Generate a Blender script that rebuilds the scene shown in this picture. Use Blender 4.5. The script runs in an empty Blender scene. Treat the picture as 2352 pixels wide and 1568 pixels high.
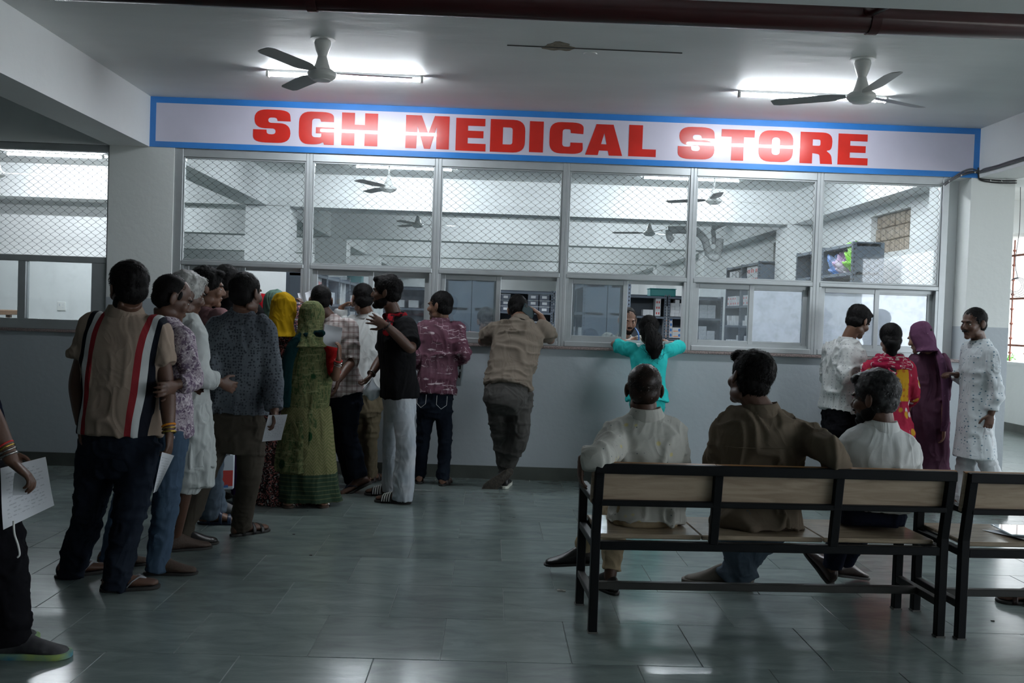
import bpy, bmesh, math, random
import numpy as np
from mathutils import Vector, Matrix
random.seed(7); rng = np.random.default_rng(7)
S = bpy.context.scene
COL = S.collection
PI = math.pi
# ------------------------------------------------------------------ camera
CAMZ = 1.43; YAW, PITCH, ROLL, FPX, WY = 0.0221478, 0.0253389, 0.0342336, 2207.43, 8.4519
_f = np.array([math.sin(YAW)*math.cos(PITCH), math.cos(YAW)*math.cos(PITCH), -math.sin(PITCH)])
_r = np.array([math.cos(YAW), -math.sin(YAW), 0.0]); _u = np.cross(_r, _f)
_c, _s = math.cos(ROLL), math.sin(ROLL)
CR, CU = _c*_r+_s*_u, -_s*_r+_c*_u
cam_data = bpy.data.cameras.new('camera'); cam = bpy.data.objects.new('camera', cam_data); COL.objects.link(cam)
cam.matrix_world = Matrix(((CR[0], CU[0], -_f[0], 0), (CR[1], CU[1], -_f[1], 0), (CR[2], CU[2], -_f[2], CAMZ), (0, 0, 0, 1)))
cam_data.sensor_width = 36.0; cam_data.lens = FPX/2352*36.0; cam_data.clip_start = 0.05; cam_data.clip_end = 200
S.camera = cam
S.view_settings.view_transform = 'Standard'; S.view_settings.look = 'None'
S.view_settings.exposure = -0.06; S.view_settings.gamma = 1.0; S.view_settings.use_curve_mapping = False
# ------------------------------------------------------------------ world (bright overcast daylight beyond the open gallery)
W = bpy.data.worlds.new('world'); S.world = W; W.use_nodes = True
W.node_tree.nodes['Background'].inputs[0].default_value = (0.86, 0.93, 1.0, 1)
W.node_tree.nodes['Background'].inputs[1].default_value = 6.5
TUBE_OUT, TUBE_IN = 178.0, 250.0
S.cycles.use_denoising = True; S.cycles.use_adaptive_sampling = True; S.cycles.adaptive_threshold = 0.03
S.cycles.max_bounces = 7; S.cycles.diffuse_bounces = 5; S.cycles.glossy_bounces = 3; S.cycles.transparent_max_bounces = 12
S.cycles.sample_clamp_indirect = 6.0

def P(px, py, Y):
    "the point at depth Y seen at photograph pixel px, py"
    d = (px-1176)/FPX*CR-(py-784)/FPX*CU+_f
    return np.array([0, 0, CAMZ])+d*Y/d[1]
def G(px, py, z=0.0):
    d = (px-1176)/FPX*CR-(py-784)/FPX*CU+_f
    return np.array([0, 0, CAMZ])+d*(z-CAMZ)/d[2]

# ------------------------------------------------------------------ materials
def node(nt, kind, **kw):
    n = nt.nodes.new(kind)
    for k, v in kw.items():
        if k in n.inputs: n.inputs[k].default_value = v
        else: setattr(n, k, v)
    return n
def mat(name, col, rough=0.7, metal=0.0, var=0.0, vscale=3.0, bump=0.0, bscale=40.0, emit=None, spec=0.4, col2=None, coat=0.0, sheen=0.0, stretch=(1, 1, 1)):
    m = bpy.data.materials.new(name); m.use_nodes = True; nt = m.node_tree; b = nt.nodes['Principled BSDF']
    b.inputs['Roughness'].default_value = rough; b.inputs['Metallic'].default_value = metal
    b.inputs['Specular IOR Level'].default_value = spec; b.inputs['Coat Weight'].default_value = coat
    b.inputs['Sheen Weight'].default_value = sheen
    c = tuple(col)+(1,); b.inputs['Base Color'].default_value = c
    tc = node(nt, 'ShaderNodeTexCoord'); mp = node(nt, 'ShaderNodeMapping'); mp.inputs['Scale'].default_value = stretch
    nt.links.new(tc.outputs['Object'], mp.inputs[0])
    if var or col2:
        n = node(nt, 'ShaderNodeTexNoise', Scale=vscale, Detail=5.0); nt.links.new(mp.outputs[0], n.inputs['Vector'])
        r = node(nt, 'ShaderNodeValToRGB'); r.color_ramp.elements[0].position = 0.35; r.color_ramp.elements[1].position = 0.65
        d = tuple(col2)+(1,) if col2 else tuple(max(0, x*(1-var)) for x in col)+(1,)
        r.color_ramp.elements[0].color = d; r.color_ramp.elements[1].color = c
        nt.links.new(n.outputs['Fac'], r.inputs[0]); nt.links.new(r.outputs[0], b.inputs['Base Color'])
    if bump:
        n2 = node(nt, 'ShaderNodeTexNoise', Scale=bscale, Detail=4.0); nt.links.new(mp.outputs[0], n2.inputs['Vector'])
        bp = node(nt, 'ShaderNodeBump', Strength=bump, Distance=0.01); nt.links.new(n2.outputs['Fac'], bp.inputs['Height'])
        nt.links.new(bp.outputs[0], b.inputs['Normal'])
    if emit:
        b.inputs['Emission Color'].default_value = tuple(emit[:3])+(1,); b.inputs['Emission Strength'].default_value = emit[3]
    m.diffuse_color = c
    return m
def nodes_of(m):
    nt = m.node_tree; return nt, nt.nodes['Principled BSDF'], [n for n in nt.nodes if n.type == 'TEX_COORD'][0]
def mathn(nt, op, a, b=None, c=None):
    n = node(nt, 'ShaderNodeMath', operation=op)
    for i, v in enumerate((a, b, c)):
        if v is None: continue
        if isinstance(v, (int, float)): n.inputs[i].default_value = v
        else: nt.links.new(v, n.inputs[i])
    return n.outputs[0]
def mixc(nt, fac, a, b):
    n = node(nt, 'ShaderNodeMix', data_type='RGBA')
    if isinstance(fac, (int, float)): n.inputs[0].default_value = fac
    else: nt.links.new(fac, n.inputs[0])
    for i, v in ((6, a), (7, b)):
        if isinstance(v, tuple): n.inputs[i].default_value = v+(1,) if len(v) == 3 else v
        else: nt.links.new(v, n.inputs[i])
    return n.outputs[2]

# ------------------------------------------------------------------ mesh helpers
class MB:
    def __init__(s): s.v = []; s.f = []; s.n = 0
    def add(s, v, f):
        v = np.asarray(v, float).reshape(-1, 3); s.v.append(v); o = s.n
        s.f += [tuple(int(i)+o for i in q) for q in f]; s.n += len(v); return s
    def verts(s): return np.concatenate(s.v) if s.v else np.zeros((0, 3))
    def box(s, c, d, rot=None, bev=0.0):
        c = np.array(c, float); h = np.array(d, float)/2
        if bev > 0 and min(h) > bev*1.2:
            vs = []; 
            for sx in (-1, 1):
                for sy in (-1, 1):
                    for sz in (-1, 1):
                        for k in range(3):
                            p = h.copy()
                            for j in range(3):
                                if j != k: p[j] -= bev
                            vs.append(p*np.array([sx, sy, sz]))
            bm = bmesh.new()
            for p in vs: bm.verts.new(p)
            r = bmesh.ops.convex_hull(bm, input=bm.verts)
            bmesh.ops.dissolve_limit(bm, angle_limit=0.01, verts=bm.verts, edges=bm.edges)
            bm.verts.ensure_lookup_table(); bm.verts.index_update()
            v = np.array([p.co[:] for p in bm.verts]); f = [[q.index for q in fc.verts] for fc in bm.faces]; bm.free()
        else:
            v = np.array([[x, y, z] for x in (-h[0], h[0]) for y in (-h[1], h[1]) for z in (-h[2], h[2])])
            f = [(0, 1, 3, 2), (4, 6, 7, 5), (0, 4, 5, 1), (2, 3, 7, 6), (0, 2, 6, 4), (1, 5, 7, 3)]
        if rot is not None: v = v@np.asarray(rot).T
        return s.add(v+c, f)
    def bb(s, x0, x1, y0, y1, z0, z1, bev=0.0): return s.box(((x0+x1)/2, (y0+y1)/2, (z0+z1)/2), (x1-x0, y1-y0, z1-z0), None, bev)
    def bar(s, a, b, w, h, up=(0, 0, 1), bev=0.0):
        a = np.array(a, float); b = np.array(b, float); d = b-a; L = np.linalg.norm(d); d /= L
        u = np.array(up, float); x = np.cross(d, u)
        if np.linalg.norm(x) < 1e-4: x = np.cross(d, (1, 0, 0))
        x /= np.linalg.norm(x); u = np.cross(x, d)
        return s.box((a+b)/2, (w, L, h), np.array([x, d, u]).T, bev)
    def tube(s, pts, rad, n=12, sx=1.0, sy=1.0, up=(0, 0, 1), caps=True):
        pts = np.asarray(pts, float); m = len(pts); rad = np.broadcast_to(np.asarray(rad, float), (m,))
        T = np.gradient(pts, axis=0); T /= np.maximum(np.linalg.norm(T, axis=1)[:, None], 1e-9)
        u = np.array(up, float)
        if abs(T[0]@u) > 0.95: u = np.array([0, 1.0, 0]) if abs(T[0][1]) < 0.9 else np.array([1.0, 0, 0])
        X = np.cross(T[0], u); X /= np.linalg.norm(X); vs = []
        a = np.arange(n)*2*PI/n
        for i in range(m):
            X = X-T[i]*(X@T[i]); X /= np.linalg.norm(X); Yv = np.cross(T[i], X)
            vs.append(pts[i]+rad[i]*(np.cos(a)[:, None]*X*sx+np.sin(a)[:, None]*Yv*sy))
        return s.grid(np.array(vs), caps)
    def grid(s, V, caps=True):
        m, n = V.shape[:2]; f = []
        for i in range(m-1):
            for j in range(n):
                k = (j+1) % n; f.append((i*n+j, i*n+k, (i+1)*n+k, (i+1)*n+j))
        v = V.reshape(-1, 3)
        if caps:
            v = np.vstack([v, V[0].mean(0), V[-1].mean(0)]); c0, c1 = m*n, m*n+1
            for j in range(n):
                k = (j+1) % n; f.append((c0, k, j)); f.append((c1, (m-1)*n+j, (m-1)*n+k))
        return s.add(v, f)
    def lathe(s, prof, c, n=24, axis=None):
        prof = np.array(prof, float); a = np.arange(n)*2*PI/n
        V = np.array([[(r*math.cos(t), r*math.sin(t), z) for t in a] for r, z in prof])
        if axis is not None: V = V@np.asarray(axis).T
        return s.grid(V+np.array(c), True)
    def ell(s, c, r, rot=None, nu=18, nv=12):
        t = np.linspace(0, PI, nv+1)[1:-1]; a = np.arange(nu)*2*PI/nu
        V = np.array([[(math.sin(p)*math.cos(q), math.sin(p)*math.sin(q), math.cos(p)) for q in a] for p in t])*np.array(r)
        ends = np.array([[0, 0, r[2]], [0, 0, -r[2]]])
        if rot is not None: V = V@np.asarray(rot).T; ends = ends@np.asarray(rot).T
        m, n = V.shape[:2]; f = []
        for i in range(m-1):
            for j in range(n): k = (j+1) % n; f.append((i*n+j, (i+1)*n+j, (i+1)*n+k, i*n+k))
        for j in range(n): k = (j+1) % n; f.append((m*n, j, k)); f.append((m*n+1, (m-1)*n+k, (m-1)*n+j))
        return s.add(np.vstack([V.reshape(-1, 3), ends])+np.array(c), f)
    def obj(s, name, m, parent=None, smooth=False, frame=None, angle=None):
        v = s.verts()
        if frame is not None: v = frame.inv(v)
        me = bpy.data.meshes.new(name); me.from_pydata(v.tolist(), [], s.f); me.update()
        return link(name, me, m, parent, smooth, angle)
def link(name, me, m, parent=None, smooth=False, angle=None):
    if m is not None and not len(me.materials): me.materials.append(m)
    if smooth: me.polygons.foreach_set('use_smooth', [True]*len(me.polygons))
    if angle: 
        me.polygons.foreach_set('use_smooth', [True]*len(me.polygons)); me.set_sharp_from_angle(angle=angle)
    me.name = name; o = bpy.data.objects.new(name, me); COL.objects.link(o)
    if parent is not None: o.parent = parent
    return o
def tag(o, label=None, cat=None, group=None, kind=None):
    if label: o['label'] = label
    if cat: o['category'] = cat
    if group: o['group'] = group
    if kind: o['kind'] = kind
    return o
def empty(name, loc=(0, 0, 0), rz=0.0, label=None, cat=None, group=None, kind=None):
    o = bpy.data.objects.new(name, None); COL.objects.link(o); o.location = loc; o.rotation_euler = (0, 0, rz); o.empty_display_size = 0.1
    return tag(o, label, cat, group, kind)
class Frame:
    "a place and a heading; meshes under it are stored in its own coordinates"
    def __init__(s, loc, rz=0.0):
        s.loc = np.array(loc, float); c, q = math.cos(rz), math.sin(rz); s.R = np.array([[c, -q, 0], [q, c, 0], [0, 0, 1]]); s.rz = rz
    def inv(s, v): return (np.asarray(v)-s.loc)@s.R
    def fwd(s, v): return np.asarray(v)@s.R.T+s.loc
def copy_tree(o, parent=None):
    c = o.copy(); COL.objects.link(c); c.parent = parent
    for ch in list(o.children): copy_tree(ch, c)
    return c
TMP = bpy.data.scenes.new('workbench')
def tmp_dg():
    with bpy.context.temp_override(scene=TMP, view_layer=TMP.view_layers[0]): dg = bpy.context.evaluated_depsgraph_get()
    dg.update(); return dg
def remesh(mb, voxel, smooth=4, fac=0.5):
    me = bpy.data.meshes.new('t'); me.from_pydata(mb.verts().tolist(), [], mb.f); me.update()
    o = bpy.data.objects.new('t', me); TMP.collection.objects.link(o)
    r = o.modifiers.new('r', 'REMESH'); r.mode = 'VOXEL'; r.voxel_size = voxel; r.adaptivity = 0
    if smooth: q = o.modifiers.new('s', 'SMOOTH'); q.factor = fac; q.iterations = smooth
    dg = tmp_dg()
    out = bpy.data.meshes.new_from_object(o.evaluated_get(dg))
    bpy.data.objects.remove(o); bpy.data.meshes.remove(me)
    return out
def co(me):
    a = np.empty(len(me.vertices)*3, np.float32); me.vertices.foreach_get('co', a); return a.reshape(-1, 3).astype(float)
def setco(me, v): me.vertices.foreach_set('co', np.asarray(v, np.float32).ravel()); me.update()
def nrm(me):
    a = np.empty(len(me.vertices)*3, np.float32); me.vertex_normals.foreach_get('vector', a); return a.reshape(-1, 3).astype(float)
def _h(i, j, k, sd):
    n = (i*374761393+j*668265263+k*2147483647+sd*974711) & 0xffffffff
    n = ((n ^ (n >> 13))*1274126177) & 0xffffffff
    return ((n ^ (n >> 16)) & 0xffff)/32767.5-1
def noise3(p, sd=0):
    p = np.asarray(p); i = np.floor(p).astype(np.int64); f = p-i; f = f*f*f*(f*(f*6-15)+10); r = 0
    for a in (0, 1):
        for b in (0, 1):
            for c in (0, 1):
                w = (f[:, 0] if a else 1-f[:, 0])*(f[:, 1] if b else 1-f[:, 1])*(f[:, 2] if c else 1-f[:, 2])
                r = r+w*_h(i[:, 0]+a, i[:, 1]+b, i[:, 2]+c, sd)
    return r
def smoothpts(pts, vals, per=5):
    "Catmull-Rom through joints; pts (n,3), vals (n,k)"
    A = np.hstack([np.asarray(pts, float), np.asarray(vals, float).reshape(len(pts), -1)])
    A = np.vstack([2*A[0]-A[1], A, 2*A[-1]-A[-2]]); out = []
    for i in range(1, len(A)-2):
        for t in np.arange(per)/per:
            p0, p1, p2, p3 = A[i-1:i+3]
            out.append(0.5*((2*p1)+(-p0+p2)*t+(2*p0-5*p1+4*p2-p3)*t*t+(-p0+3*p1-3*p2+p3)*t**3))
    out.append(A[-2]); out = np.array(out); return out[:, :3], out[:, 3:]
# ================================================================== SETTING
M = {}
def two_tone(name, top, low, zsplit):
    m = mat(name, top, 0.55, bump=0.25, bscale=18); nt, b, tc = nodes_of(m)
    g = node(nt, 'ShaderNodeNewGeometry'); sp = node(nt, 'ShaderNodeSeparateXYZ'); nt.links.new(g.outputs['Position'], sp.inputs[0])
    lt = mathn(nt, 'LESS_THAN', sp.outputs[2], zsplit)
    n = node(nt, 'ShaderNodeTexNoise', Scale=1.3, Detail=6.0); nt.links.new(tc.outputs['Object'], n.inputs['Vector'])
    f = mathn(nt, 'MULTIPLY', n.outputs['Fac'], 0.22)
    c = mixc(nt, lt, top, low); c2 = mixc(nt, f, c, (0.42, 0.44, 0.42))
    nt.links.new(c2, b.inputs['Base Color']); return m
M['wall'] = two_tone('painted_plaster', (0.74, 0.77, 0.75), (0.42, 0.465, 0.50), 1.485)
M['plaster'] = mat('white_plaster', (0.82, 0.845, 0.845), 0.6, var=0.08, vscale=1.2, bump=0.2, bscale=15)
M['ceil'] = mat('ceiling_plaster', (0.82, 0.84, 0.83), 0.55, var=0.14, vscale=0.9, bump=0.35, bscale=5, stretch=(0.5, 1.3, 1))
M['gutter'] = mat('floor_joint', (0.24, 0.27, 0.26), 0.6)
M['skirt'] = mat('dark_stone_skirting', (0.085, 0.095, 0.085), 0.4, var=0.25, vscale=4)
M['alu'] = mat('brushed_aluminium', (0.50, 0.53, 0.54), 0.42, metal=0.55, var=0.06, vscale=12)
M['granite'] = mat('speckled_granite', (0.42, 0.33, 0.31), 0.3, col2=(0.10, 0.08, 0.08), vscale=160)
M['black'] = mat('black_plastic', (0.01, 0.01, 0.011), 0.5)
M['rail'] = mat('dark_track', (0.09, 0.09, 0.085), 0.6)
M['whiteplastic'] = mat('white_enamel', (0.78, 0.79, 0.77), 0.3)
M['bladegrey'] = mat('fan_blade_enamel', (0.30, 0.30, 0.29), 0.35)
M['tube'] = mat('lit_tube', (1, 1, 1), 0.3, emit=(0.88, 0.94, 1.0, TUBE_OUT))
M['tube_in'] = mat('lit_tube_inside', (1, 1, 1), 0.3, emit=(0.88, 0.94, 1.0, TUBE_IN))
M['redpipe'] = mat('oxide_red_paint', (0.050, 0.008, 0.009), 0.35, var=0.2, vscale=5, coat=0.3)
M['cable'] = mat('grey_cable', (0.13, 0.13, 0.14), 0.5)
M['pvc'] = mat('grey_pvc', (0.48, 0.50, 0.50), 0.4)
def glass_mat(name, tint, refl, dust):
    m = bpy.data.materials.new(name); m.use_nodes = True; nt = m.node_tree; nt.nodes.clear()
    out = node(nt, 'ShaderNodeOutputMaterial'); tr = node(nt, 'ShaderNodeBsdfTransparent'); tr.inputs[0].default_value = tint+(1,)
    gl = node(nt, 'ShaderNodeBsdfGlossy', Roughness=0.02); df = node(nt, 'ShaderNodeBsdfDiffuse'); df.inputs[0].default_value = (0.55, 0.62, 0.7, 1)
    fr = node(nt, 'ShaderNodeFresnel', IOR=1.5); mx = node(nt, 'ShaderNodeMixShader'); mx2 = node(nt, 'ShaderNodeMixShader')
    f = mathn(nt, 'MULTIPLY_ADD', fr.outputs[0], 1.6, refl)
    nt.links.new(f, mx.inputs[0]); nt.links.new(tr.outputs[0], mx.inputs[1]); nt.links.new(gl.outputs[0], mx.inputs[2])
    tc = node(nt, 'ShaderNodeTexCoord'); n = node(nt, 'ShaderNodeTexNoise', Scale=7.0, Detail=8.0, Roughness=0.7); nt.links.new(tc.outputs['Object'], n.inputs['Vector'])
    r = node(nt, 'ShaderNodeMapRange'); r.inputs[1].default_value = 0.45; r.inputs[2].default_value = 0.8; r.inputs[3].default_value = dust*0.25; r.inputs[4].default_value = dust
    nt.links.new(n.outputs['Fac'], r.inputs[0]); nt.links.new(r.outputs[0], mx2.inputs[0])
    nt.links.new(mx.outputs[0], mx2.inputs[1]); nt.links.new(df.outputs[0], mx2.inputs[2]); nt.links.new(mx2.outputs[0], out.inputs[0])
    m.diffuse_color = (0.8, 0.9, 1, 0.3); return m
def translucent(m, f):
    nt, b, tc = nodes_of(m); out = [n for n in nt.nodes if n.type == 'OUTPUT_MATERIAL'][0]; t = node(nt, 'ShaderNodeBsdfTranslucent'); t.inputs[0].default_value = (0.85, 0.88, 0.95, 1); mx = node(nt, 'ShaderNodeMixShader'); mx.inputs[0].default_value = f
    nt.links.new(b.outputs[0], mx.inputs[1]); nt.links.new(t.outputs[0], mx.inputs[2]); nt.links.new(mx.outputs[0], out.inputs[0])
M['glass'] = glass_mat('dusty_window_glass', (0.93, 0.96, 0.97), 0.02, 0.24)
M['glass_up'] = glass_mat('hazy_upper_glass', (0.94, 0.96, 0.96), 0.0, 0.07)
def kota():
    m = mat('kota_stone', (0.12, 0.15, 0.15), 0.14, bump=0.06, bscale=7, spec=0.5); nt, b, tc = nodes_of(m)
    oi = node(nt, 'ShaderNodeObjectInfo'); g = node(nt, 'ShaderNodeNewGeometry')
    ad = node(nt, 'ShaderNodeVectorMath', operation='SCALE'); cx = node(nt, 'ShaderNodeCombineXYZ')
    nt.links.new(mathn(nt, 'MULTIPLY', oi.outputs['Random'], 37.0), cx.inputs[0])
    add = node(nt, 'ShaderNodeVectorMath', operation='ADD'); nt.links.new(g.outputs['Position'], add.inputs[0]); nt.links.new(cx.outputs[0], add.inputs[1])
    mp = node(nt, 'ShaderNodeMapping'); mp.inputs['Scale'].default_value = (1.2, 3.2, 1); nt.links.new(add.outputs[0], mp.inputs[0])
    n = node(nt, 'ShaderNodeTexNoise', Scale=3.0, Detail=9.0, Roughness=0.62, Distortion=0.8); nt.links.new(mp.outputs[0], n.inputs['Vector'])
    r = node(nt, 'ShaderNodeValToRGB'); e = r.color_ramp.elements
    e[0].position = 0.30; e[0].color = (0.13, 0.165, 0.16, 1); e[1].position = 0.86; e[1].color = (0.25, 0.30, 0.285, 1)
    nt.links.new(n.outputs['Fac'], r.inputs[0])
    t = mathn(nt, 'MULTIPLY_ADD', oi.outputs['Random'], 0.25, 0.87)
    hs = node(nt, 'ShaderNodeHueSaturation'); nt.links.new(r.outputs[0], hs.inputs['Color']); nt.links.new(t, hs.inputs['Value'])
    nt.links.new(hs.outputs[0], b.inputs['Base Color'])
    rr = node(nt, 'ShaderNodeMapRange'); rr.inputs[3].default_value = 0.14; rr.inputs[4].default_value = 0.26
    n2 = node(nt, 'ShaderNodeTexNoise', Scale=1.7, Detail=5.0); nt.links.new(g.outputs['Position'], n2.inputs['Vector']); nt.links.new(n2.outputs['Fac'], rr.inputs[0])
    nt.links.new(rr.outputs[0], b.inputs['Roughness'])
    return m
M['kota'] = kota()

XL, XR, Y0, YF, ZC, ZB = -12.0, 7.75, -3.0, 37.0, 3.234, 2.80
def structure(name, mb, m, parent=None, **kw):
    o = mb.obj(name, m, parent, **kw); o['kind'] = 'structure'; return o
# floor: bed, joint compound, individual stones
flo = structure('floor', MB().bb(XL-0.2, XR+0.3, Y0-0.2, YF+0.2, -0.25, -0.003), M['gutter'])
TX, TY = 0.548, 0.549
tile_me = None; rows = [(6.148+TY*k) for k in range(-9, 5)]
stone = MB().box((0, 0, 0), (TX-0.0025, TY-0.0025, 0.02), None, 0.0015)
cand = []
for r, yt in enumerate(rows):
    off = (-0.988 if (r % 2) == 1 else -0.988+TX*0.5)
    for k in range(-20, 24):
        x = off+k*TX; cand.append((x, yt, r))
def inview(x, y):
    if y < 1.6: return False
    return -0.62*y-0.2 < x < 0.66*y+0.3
near = [c for c in cand if inview(c[0]+TX/2, c[1]-TY/2)]
near.sort(key=lambda c: c[1]); near = near[:300]; keep = set((round(c[0], 3), c[2]) for c in near)
for i, (x, y, r) in enumerate(near):
    if tile_me is None:
        o = stone.obj('stone_tile', M['kota'], flo); tile_me = o.data
    else:
        o = bpy.data.objects.new('stone_tile', tile_me); COL.objects.link(o); o.parent = flo
    o.location = (x+TX/2, y-TY/2, -0.010+rng.uniform(-0.0004, 0.0004)); o.rotation_euler = (0, 0, rng.uniform(-0.0012, 0.0012))
rest = MB()
for r in range(-10, 60):
    yt = 6.148+TY*(r)
    if yt < Y0 or yt-TY > YF: continue
    off = (-0.988 if ((r+9) % 2) == 1 else -0.988+TX*0.5)
    for k in range(-18, 20):
        x = off+k*TX
        if -9 <= r < 5 and (round(x, 3), r+9) in keep: continue
        if x > XR+.3 or x < XL-.5: continue
        rest.bb(x+.002, x+TX-.002, yt-TY+.002, yt-.002, -0.02, 0.0)
tag(rest.obj('stone_tiles', M['kota'], flo), kind='stuff')
structure('ceiling', MB().bb(XL-0.2, XR+0.3, Y0-0.2, YF+0.2, ZC, ZC+0.15), M['ceil'])
# perimeter
structure('wall_left', MB().bb(XL-0.2, XL, Y0, YF, 0, ZC), M['wall'])
structure('wall_rear', MB().bb(XL, XR, Y0-0.2, Y0, 0, ZC), M['wall'])
structure('wall_far', MB().bb(XL, XR, YF, YF+0.2, 0, ZC), M['plaster'])
structure('wall_right', MB().bb(XR, XR+0.2, Y0, YF, 0, 0.98).bb(XR-0.03, XR+0.23, Y0, YF, 0.98, 1.02), M['plaster'])
# counter wall, piers and the painted header
structure('wall_front', MB().bb(XL, 4.597, WY, WY+0.2, 0, 1.165), M['wall'])
pier = MB().bb(-3.36, -2.802, WY-0.002, WY+0.22, 1.16, ZB); structure('wall_pier', pier, M['wall'])
pier = MB().bb(4.203, 4.597, WY-0.002, WY+0.45, 0, ZB); structure('wall_pier', pier, M['wall'])
structure('beam', MB().bb(XL, XR, WY+0.004, WY+0.42, ZB, ZC+0.01), M['plaster'])
structure('wall_above', MB().bb(XL, -3.36, WY, WY+0.1, ZB, ZC), M['plaster'])
for x0, x1 in ((-3.36, -3.016), (4.263, 4.60)):
    structure('beam', MB().bb(x0, x1, Y0, WY+0.003, ZB, ZC+0.01), M['plaster'])
    structure('beam', MB().bb(x0 if x0 < 0 else 4.0, x1, WY+0.42, YF, ZB, ZC+0.01), M['plaster'])
structure('beam', MB().bb(XL, XR, 3.70, 4.10, ZB, ZC+0.012), M['plaster'])
for yb in (12.83, 17.85, 23.0, 28.0):
    structure('beam', MB().bb(XL, XR, yb, yb+0.45, ZB-0.005, ZC+0.012), M['plaster'])
    structure('column', MB().bb(-3.30, -2.72, yb, yb+0.5, 0, ZB), M['plaster'])
    structure('column', MB().bb(3.92, 4.32, yb, yb+0.5, 0, ZB), M['plaster'])
structure('column', MB().bb(4.06, 4.20, WY+0.225, WY+0.50, 0, ZB), M['plaster'])
for y in (4.2, 8.45, 12.83, 17.85, 23.0, 28.0):
    structure('column', MB().bb(XR-0.1, XR+0.3, y, y+0.35, 0, ZC), M['plaster'])
structure('beam', MB().bb(XR-0.05, XR+0.25, Y0, YF, ZB+0.1, ZC+0.01), M['plaster'])
# store right wall with high block-filled ventilators
rw = structure('wall_right_store', MB().bb(4.26, 4.46, WY+0.45, 9.80, 0, ZB).bb(4.26, 4.46, 10.82, 13.6, 0, ZB).bb(4.26, 4.46, 9.80, 10.82, 0, 2.27).bb(4.26, 4.46, 9.80, 10.82, 2.70, ZB)
               .bb(4.26, 4.46, 14.6, 17.85, 0, ZB).bb(4.26, 4.46, 13.6, 14.6, 0, 2.27).bb(4.26, 4.46, 13.6, 14.6, 2.70, ZB).bb(4.26, 4.46, 17.85, YF, 0, ZB), M['plaster'])
M['block'] = mat('brown_board', (0.40, 0.33, 0.26), 0.8, var=0.35, vscale=6, bump=0.5, bscale=20, stretch=(1, 4, 1))
for ya in (9.80, 13.6):
    v = empty('ventilator_infill', (4.34, ya+0.5, 2.27), label=None); v.parent = rw; v.matrix_parent_inverse = Matrix()
    for i in range(8):
        for j in range(3):
            MB().box((rng.uniform(-.006, .006), -0.44+i*0.127, 0.07+j*0.145), (0.05, 0.120, 0.138), None, 0.008).obj('brick', M['block'], v)
# left neighbouring room
structure('wall_partition', MB().bb(XL, -4.9, 13.30, 13.45, 0, ZB), M['plaster'])
# skirtings
structure('baseboard_front', MB().bb(XL, 4.597, WY-0.014, WY, 0, 0.114), M['skirt'])
structure('baseboard_right', MB().bb(XR-0.02, XR, Y0, YF, 0, 0.114), M['skirt'])
structure('trim_1', MB().bb(-2.86, 4.262, WY-0.035, WY+0.24, 1.163, 1.187, 0.004), M['granite'])
structure('trim_2', MB().bb(XL, -3.34, WY-0.02, WY+0.24, 1.163, 1.187, 0.004), M['granite'])

# ------------------------------------------------------------------ windows
P0, PW, X0L = -2.7273, 1.1242, -2.7273
M['wire'] = mat('galvanised_wire', (0.15, 0.145, 0.135), 0.6, metal=0.0)
M['wiredark'] = mat('weathered_wire', (0.05, 0.055, 0.06), 0.7, metal=0.0)
M['paper_in'] = mat('pasted_white_sheet', (0.62, 0.66, 0.76), 0.6, var=0.08, vscale=4, bump=0.15, bscale=6); translucent(M['paper_in'], .52)
def wire_mesh(x0, x1, z0, z1, y, parent, m):
    mb = MB(); w = 0.039; rh = 0.0303; n = int((x1-x0)/w)+1; k = int((z1-z0)/rh)
    t = 0.0022
    for i in range(n):
        xc = x0+(i+0.5)*w; pts = []
        for j in range(k+2):
            s = 1 if (i+j) % 2 else -1
            xx = min(max(xc+s*w*0.5, x0), x1); z = min(z0+j*rh, z1); yy = y+(0.002 if s > 0 else -0.002)
            pts += [(xx-s*0.0025, yy, z-0.004), (xx, yy, z), (xx-s*0.0025, yy, z+0.004)] if 0 < j < k+1 else [(xx, yy, z)]
        pts = np.array(pts); pts[:, 2] = np.clip(pts[:, 2], z0, z1)
        V = np.array([[p+(t, 0, 0), p+(0, t, 0), p+(-t, 0, 0), p+(0, -t, 0)] for p in pts]); mb.grid(V, False)
    return tag(mb.obj('wire_mesh', m, parent), kind='stuff')
def rect_frame(mb, x0, x1, z0, z1, y0, y1, w, wb=None):
    wb = wb or w
    mb.bb(x0, x0+w, y0, y1, z0, z1, 0.003); mb.bb(x1-w, x1, y0, y1, z0, z1, 0.003)
    mb.bb(x0+w, x1-w, y0+.001, y1, z1-w, z1, 0.003); mb.bb(x0+w, x1-w, y0+.001, y1, z0, z0+wb, 0.003); return mb
def sash(win, x0, x1, y, paper=False):
    s = rect_frame(MB(), x0, x1, 1.238, 1.785, y-0.012, y+0.012, 0.042, 0.05).obj('sliding_sash', M['alu'], win)
    MB().bb(x0+.04, x1-.04, y-.002, y+.002, 1.286, 1.745).obj('glass_pane', M['glass'], s)
    if paper:
        mb = MB(); nx, nz = 14, 8; V = []
        for i in range(nx+1):
            for j in range(nz+1):
                V.append((x0+.045+(x1-x0-.09)*i/nx, y+.012+0.003*math.sin(i*1.3+j)+0.002*math.sin(j*2.1), 1.29+.452*j/nz))
        F = [(i*(nz+1)+j, (i+1)*(nz+1)+j, (i+1)*(nz+1)+j+1, i*(nz+1)+j+1) for i in range(nx) for j in range(nz)]
        b = MB().add(V, F); b.obj('white_sheet', M['paper_in'], s, smooth=True)
plan = [('L1', 'open'), ('L', 'R'), ('L1', 'open'), ('L1', 'open'), ('L', 'Rp'), ('Lp', 'Rp')]
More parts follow.
